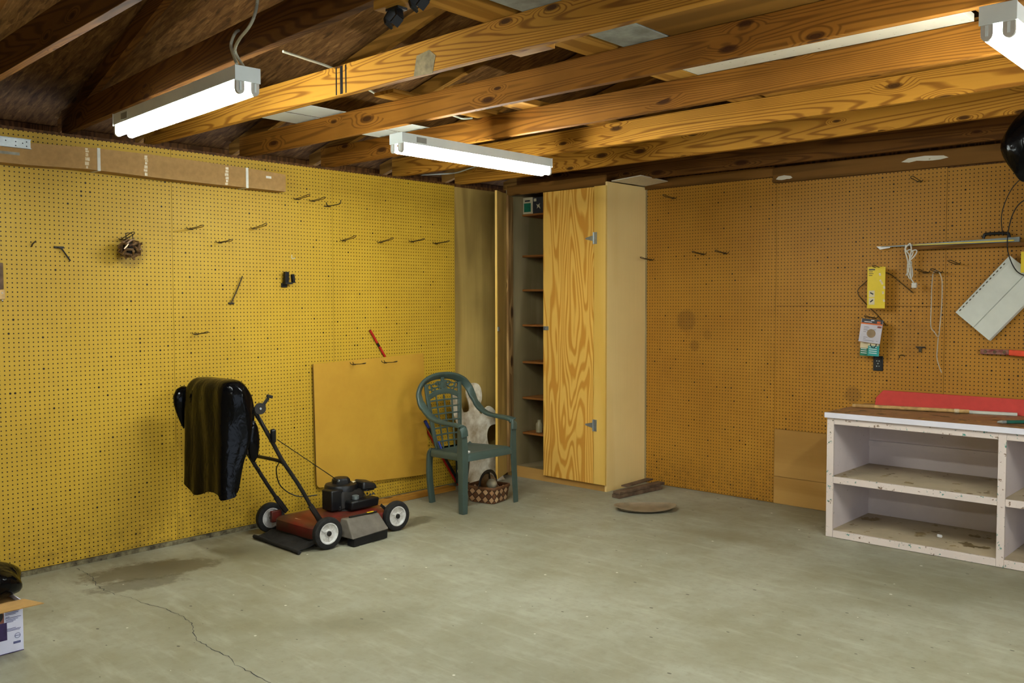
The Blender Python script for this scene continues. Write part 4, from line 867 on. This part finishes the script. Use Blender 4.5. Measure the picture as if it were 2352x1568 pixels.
# bent rod behind the packages, string, wires
cable('bent_rod',[W_(*q,.012) for q in ((2098,673),(2066,647),(2040,627),(2010,630),(1988,648),(1974,660),(1970,670),(1975,682),(1995,704),(2016,724),(2036,748))],.0026,'wire','bent dark rod hanging behind the yellow package','rod',None,3,7)
cable('hanging_string',[W_(*q,.05) for q in ((2143,628),(2140,660),(2139,700),(2138,748),(2146,762),(2155,773),(2158,755),(2163,700),(2164,660),(2163,640),(2157,625),(2150,621),(2144,626))]+[],.0035,'string','grey white string looped over a hook and hanging down','string',None,4,7)
cable('string_tail',[W_(*q,.05) for q in ((2155,775),(2153,800),(2152,820),(2156,838),(2163,856)) ],.0035,'string','loose white string tail below the loop','string',None,4,7)
for q,lb in (((2115,797),'rusty T shaped bit of metal in the lower back pegboard'),):
    a=W_(*q,.006); t=thing('wall_bracket',lb,'bracket',(a.x,-.004,a.z-.03)); obj('bracket_bar',B(a.x-.03,a.x+.03,-.012,-.001,a.z-.004,a.z+.004),'darkwire',t); obj('bracket_leg',B(a.x-.012,a.x+.006,-.01,-.001,a.z-.035,a.z-.004),'wire',t)
cable('pegboard_hook',[W_(*q,.01) for q in ((2066,822),(2066,817),(2071,815),(2077,816),(2077,819))],.003,'wire','tiny bent hook right of the outlet','hook',None,3,7)
cable('wire_loop',[W_(*q,.07) for q in ((2375,390),(2348,408),(2325,432),(2308,466),(2300,500),(2303,540))],.003,'darkwire','thin outer wire loop under the black bag','wire',None,5,6)
cable('wire_loop',[W_(*q,.075) for q in ((2375,450),(2345,465),(2327,490),(2316,530),(2314,570),(2322,600),(2335,622),(2352,632),(2372,634))],.0035,'darkwire','inner dark wire loop crossing the white siding piece','wire',None,5,6)
# white siding offcut
P=[W_(*q,.04) for q in ((2195,717),(2274,783))]; ex_=(P[1]-P[0]); L_=ex_.length; ex_.normalize(); ey_=Vector((-ex_.z,0,ex_.x)); ey_=ey_ if ey_.z>0 else -ey_
t=thing('siding_offcut','white vinyl siding offcut hanging at an angle on the back wall','siding',tuple(P[1]))
LL=(W_(2325,591,.04)-P[0]).dot(ey_)+.0
prof=[(0,.006),(.012,.0),(.03,.006),(L_*.52,.004),(L_*.52+.006,-.006),(L_*.54,.006),(L_*.97,.004),(L_,-.012)]
lo=[[P[0]+ex_*a+Vector((0,-b,0))+ey_*s for a,b in prof]+[P[0]+ex_*a+Vector((0,-b+.0025,0))+ey_*s for a,b in prof[::-1]] for s in (0,LL)]
obj('panel',MB().loft(lo),'siding',t,smoothing=15)
obj('end_tab',MB().loft([[P[0]+ex_*a+ey_*s+Vector((0,-b,0)) for a,b in ((.1,.0035),(L_*.5,.0035),(L_*.5,.001),(.1,.001))] for s in (LL-.0,LL+.03)]),'siding',t)
mb=MB()
for k in range(14): s=.03+k*(LL-.06)/14; mb.obox(P[0]+ex_*.012+ey_*(s)+Vector((0,-.0035,0)),(.006,.001,.014),Matrix((ex_,Vector((0,-1,0)),ey_)).transposed())
obj('nail_slot',mb,'wire',t)
tag(obj('yellow_card',B(W_(2345,600,.1).x,W_(2345,600,.1).x+.12,-.102,-.098,W_(2345,626,.1).z,W_(2345,578,.1).z),'yellow'),'yellow card at the very right edge over the white siding','card')
# red tool
a,b=W_(2252,801,.03),W_(2322,815,.03); t=thing('hand_saw','maroon and orange hand tool hung flat on the back wall at the right edge','tool',((a.x+b.x)/2,-.03,b.z))
obj('blade',B(a.x,b.x+.02,-.034,-.022,b.z,a.z),'maroon',t,bevel=.002)
for k in range(3): obj('rivet',MB().lathe([(.01,0),(.008,.003)],(a.x+.03+.055*k,-.0345,(a.z+b.z)/2),(0,-1,0),12),'plankd',t)
c_=W_(2318,808,.03); obj('handle',MB().hexa([(c_.x,-.045,c_.z-.022),(c_.x+.4,-.045,c_.z-.04),(c_.x+.4,-.015,c_.z-.04),(c_.x,-.015,c_.z-.022),(c_.x,-.045,c_.z+.014),(c_.x+.4,-.045,c_.z-.004),(c_.x+.4,-.015,c_.z-.004),(c_.x,-.015,c_.z+.014)]),'orangep',t,bevel=.004,label='orange handle')
# black bag hanging from the trusses at the right edge
t=thing('hanging_trash_bag','black plastic bag hanging from the trusses at the right edge','plastic bag',(4.4,-1.5,2.03)); o0=on(1,-1.5,2375,330)
mb=MB(); lo=[]
for z,hw,ox in ((2.49,.02,.06),(2.46,.05,.04),(2.4,.1,.01),(2.33,.135,-.005),(2.26,.145,.0),(2.2,.125,.01),(2.15,.1,.015),(2.115,.07,.0),(2.095,.02,-.02)):
    lo.append([Vector((o0.x+ox+hw*math.cos(a)*(1+.1*math.sin(5*a+z*30)),-1.5+hw*.6*math.sin(a)*(1+.12*math.sin(4*a+z*22)),z+.01*math.sin(3*a))) for a in [2*pi*k/28 for k in range(28)]])
o=obj('bag_body',mb.loft(lo),'bag',t,smoothing=70); sm=o.modifiers.new('s','SUBSURF'); sm.levels=sm.render_levels=1
# ================================================================ WORKBENCH
bx0,bx1,by0,by1,bz=2.955,6.1,-.68,-.012,.782
t=thing('workbench','long cream painted workbench with open shelves along the back wall','workbench',(4.2,-.35,0))
obj('end_panel',B(bx0,bx0+.022,by0+.02,by1,.002,bz),'bench',t)
divs=[3.985,5.03]
obj('back_panel',B(bx0+.023,bx1,by1-.02,by1,.002,bz),'benchin',t)
xs=[bx0]+divs+[bx1]
for i,x in enumerate(divs): obj('divider',B(x-.006,x+.012,by0+.02,by1-.021,.03,bz-.001),'benchin',t)
obj('end_lining',B(bx0+.0225,bx0+.03,by0+.02,by1-.021,.03,bz-.001),'benchin',t)
obj('end_panel',B(bx1+.0005,bx1+.022,by0+.02,by1,.002,bz),'bench',t)
# face frame
for x,w in ((bx0+.004,.045),(divs[0]-.018,.042),(divs[1]-.018,.042),(bx1-.03,.045)): obj('face_post',B(x,x+w,by0,by0+.019,.002,bz-.001),'bench',t,bevel=.002)
for a,b in zip(xs,xs[1:]):
    L_=a+(.05 if a==bx0 else .0245); Rr_=b-(.0185 if b!=bx1 else .031)
    obj('face_rail',B(L_,Rr_,by0+.001,by0+.018,bz-.046,bz-.001),'bench',t,bevel=.002)
    z=.395
    sh=obj('shelf',B((a+.031 if a==bx0 else a+.013),b-.007,by0+.02,by1-.021,z-.018,z),'shelfp',t); obj('shelf_edge',B(L_,Rr_,by0+.001,by0+.0195,z-.04,z+.002),'bench',t,bevel=.002)
    obj('bottom_shelf',B((a+.031 if a==bx0 else a+.013),b-.007,by0+.02,by1-.021,.026,.044),'shelfp',t); obj('bottom_edge',B(L_,Rr_,by0+.001,by0+.0195,.002,.047),'bench',t,bevel=.002)
    obj('back_cleat',B((a+.031 if a==bx0 else a+.013),b-.007,by1-.034,by1-.0205,.52,.56),'benchin',t) if a==bx0 else None
obj('bench_top',B(bx0-.012,bx1+.03,by0-.012,by1+.004,bz,bz+.028),'benchtop',t,label='stained brown top'); obj('edge_strip',B(bx0-.006,bx1+.03,by0-.018,by0-.0125,bz-.004,bz+.03),'edgew',t,bevel=.001,label='white edge strip')
bt=bz+.0285
tag(obj('red_board',MB().prism([(3.03,bt),(6,bt),(6,.905),(3.085,.915),(3.035,.86)],(0,-.06,0),(1,0,0),(0,0,1),(0,.02,0)),'redb',bevel=.002),'long red painted board standing against the pegboard on the bench','board')
a=on(2,bt+.02,1958,929); b=on(2,bt+.02,2226,943); a=Vector((a.x,a.y,bt+.0145)); b=Vector((b.x,b.y,bt+.0145))
t=thing('bamboo_stick','pale bamboo stick wrapped with tape lying on the bench','stick',(a+b)/2)
obj('cane',MB().tube([a,b],.0125,12),'stick',t)
for f0,f1 in ((.03,.2),(.88,.92)): obj('tape_wrap',MB().tube([a.lerp(b,f0),a.lerp(b,f1)],.0138,12),'card' if f0<.5 else 'tape',t)
d_=(b-a).normalized()
a2=a+Vector((.1,.058,-.004)); b2=a2+d_*.86
tag(obj('white_bar',MB().beam((a2.x,a2.y,bt+.0095),(b2.x,b2.y-.0,bt+.0095),.03,.018),'siding',bevel=.002),'flat white bar lying behind the bamboo stick on the bench','bar')
t=thing('paint_brush','green handled brush on the bench near the right edge','brush',on(2,bt+.01,2330,967)); a=on(2,bt+.013,2291,969); b=on(2,bt+.013,2310,969); c_=on(2,bt+.013,2400,968)
obj('handle',MB().tube(smooth([b,b.lerp(c_,.3),c_],4),.011,10,scale=[.6]+[1]*8),'green',t); obj('ferrule',MB().tube([b.lerp(a,.5),b],.011,10),'steel',t); obj('bristles',MB().tube([a,b.lerp(a,.5)],.011,10,scale=[.5,1]),'greyply',t)
o=on(2,.045,2158,1234); tag(obj('plastic_scrap',MB().obox((o.x,o.y,.055),(.03,.018,.016),(.3,.2,.6)),'paper',bevel=.004),'small white scrap on the lower left bench shelf','scrap')
# ================================================================ FLOOR THINGS
G='old boards on the floor by the closet'
for k,(p,q,z,w,h_,lb) in enumerate(((on(2,0,1406,1146),on(2,0,1506,1124),.001,.075,.028,'lowest brown board in the pile at the closet foot'),(on(2,.03,1408,1137),on(2,.03,1512,1113),.030,.07,.022,'middle brown board in the pile at the closet foot'),(on(2,.06,1426,1118),on(2,.06,1486,1101),.0535,.06,.012,'top thin board in the pile by the closet'))):
    o_=Vector((0,.045,0)); A_,B_=p+o_,q+o_
    A_.x=max(A_.x,1.19)
    tag(obj('old_board',MB().beam((A_.x,A_.y,z+h_/2),(B_.x,B_.y,z+h_/2),w,h_),'plankd',bevel=.003),lb,'board',G)
tc_=on(2,.02,1482,1164); dx=(on(2,.02,1553,1162)-on(2,.02,1412,1164)); an=math.atan2(dx.y,dx.x); hl=dx.length/2
mb=MB(); rings=[]
for k,(f,z) in enumerate(((.05,.004),(.5,.004),(.84,.006),(.97,.014),(1.02,.02),(1.0,.022),(.94,.015),(.8,.009),(.5,.007),(.05,.007))):
    rings.append([(tc_.x+f*(hl*math.cos(a)*math.cos(an)-.15*math.sin(a)*math.sin(an)),tc_.y+f*(hl*math.cos(a)*math.sin(an)+.15*math.sin(a)*math.cos(an)),z+(.008*math.cos(2*a)+.008)*(f>.9)) for a in [2*pi*j/36 for j in range(36)]])
tag(obj('oval_tray',mb.loft(rings),'tray'),'shallow oval brown tray lying on the floor beside the boards','tray')
# white printed carton with flap, bag on top
fx=1.155; bw=.36; bh=.222
t=thing('carton','white printed carton with an open flap at the lower left edge','box',(.95,-5.12,0))
o=[on(2,0,0,1509),on(2,0,56,1492)]
mb=MB()
y1=-4.913; y0=y1-.42; x0=fx-.32
for (a,b,c_,d_) in ((x0,fx,y0,y0+.004),(x0,fx,y1-.004,y1),(x0,x0+.004,y0+.0045,y1-.0045),(fx-.004,fx,y0+.0045,y1-.0045)): mb.box(a,b,c_,d_,.001,bh)
mb.box(x0+.0045,fx-.0045,y0+.0045,y1-.0045,.001,.005); obj('carton_body',mb,'boxw',t)
f1=[on(2,.225,-40,1391),on(2,.225,83,1365)]
obj('flap',MB().hexa([(fx-.002,y0,bh+.001),(fx+.12,y0,bh+.0),(fx+.12,y1+.045,bh+.0),(fx-.002,y1+.005,bh+.001),(fx-.002,y0,bh+.005),(fx+.12,y0,bh+.004),(fx+.12,y1+.045,bh+.004),(fx-.002,y1+.005,bh+.005)]),'card',t,label='open cardboard flap')
obj('inner_top',B(x0+.005,fx-.005,y0+.005,y1-.005,bh-.02,bh-.016),'card',t)
X=fx+.0006
def prt(nm,mt,ya,yb,za,zb): return obj(nm,B(X-.0004,X+.0004,y1-ya,y1-yb,za,zb),mt,t)
prt('photo_print','skin',.42,.077,.14,.212); prt('photo_print','purple',.42,.066,.062,.1395)
mb=MB().lathe([(.03,0),(.03,.0006)],(X+.0003,y1-.11,.172),(1,0,0),20); obj('photo_print',mb,'ink',t)
for k,(ya,yb,z) in enumerate(((.072,.016,.19),(.072,.014,.182),(.072,.018,.176),(.072,.03,.17),(.07,.055,.16),(.072,.008,.155),(.07,.02,.148),(.07,.03,.142),(.068,.04,.137),(.068,.03,.108),(.07,.01,.103),(.068,.014,.098))): prt('text_line','inkb',ya,yb,z,z+.0022)
mb=MB().tube([(X+.0002,y1-.024+.011*math.cos(a),.072+.011*math.sin(a)) for a in [2*pi*k/20 for k in range(20)]],.001,5,True,ref=(1,0,0)); mb.obox((X+.0002,y1-.024,.072),(.001,.02,.002)); obj('round_emblem',mb,'inkb',t)
prt('print_bar','inkb',.042,.012,.038,.048); prt('bottom_band','purple',.42,.0,.001,.004)
t=thing('trash_bag','crumpled black trash bag sitting on the white carton','plastic bag',(.98,-5.05,.23)); lo=[]
for z,k in ((.229,.75),(.235,.95),(.27,1.03),(.31,1.),(.345,.82),(.372,.55),(.39,.2)):
    lo.append([Vector((.985+.165*k*math.cos(a)*(1+.08*math.sin(5*a+z*40)),-5.06+.2*k*math.sin(a)*(1+.07*math.sin(6*a+z*33)),z+.012*math.sin(4*a+z*20)*(k>.9)*(z>.25))) for a in [2*pi*j/40 for j in range(40)]])
o=obj('bag_body',MB().loft(lo),'bag',t,smoothing=75); sm=o.modifiers.new('s','SUBSURF'); sm.levels=sm.render_levels=1
# ================================================================ LIGHT
w=bpy.data.worlds.new('sky'); S.world=w; w.use_nodes=True; bg=w.node_tree.nodes['Background']; bg.inputs[0].default_value=(.7,.82,1,1); bg.inputs[1].default_value=SKY
ld=bpy.data.lights.new('door_portal','AREA'); ld.shape='RECTANGLE'; ld.size=4.7; ld.size_y=2.12; ld.cycles.is_portal=True
po=bpy.data.objects.new('garage_door_portal',ld); COL.objects.link(po); po.location=(RX,-4.85,1.06); po.rotation_euler=(pi/2,0,pi/2)
vs=S.view_settings; S.display_settings.display_device='sRGB'; vs.view_transform='Standard'; vs.look='None'; vs.gamma=1; vs.exposure=EXPO; vs.use_curve_mapping=False
S.cycles.use_adaptive_sampling=True; S.cycles.adaptive_threshold=.06; S.cycles.adaptive_min_samples=16; S.cycles.use_denoising=True; S.cycles.max_bounces=5; S.cycles.diffuse_bounces=3; S.cycles.glossy_bounces=3; S.cycles.sample_clamp_indirect=8
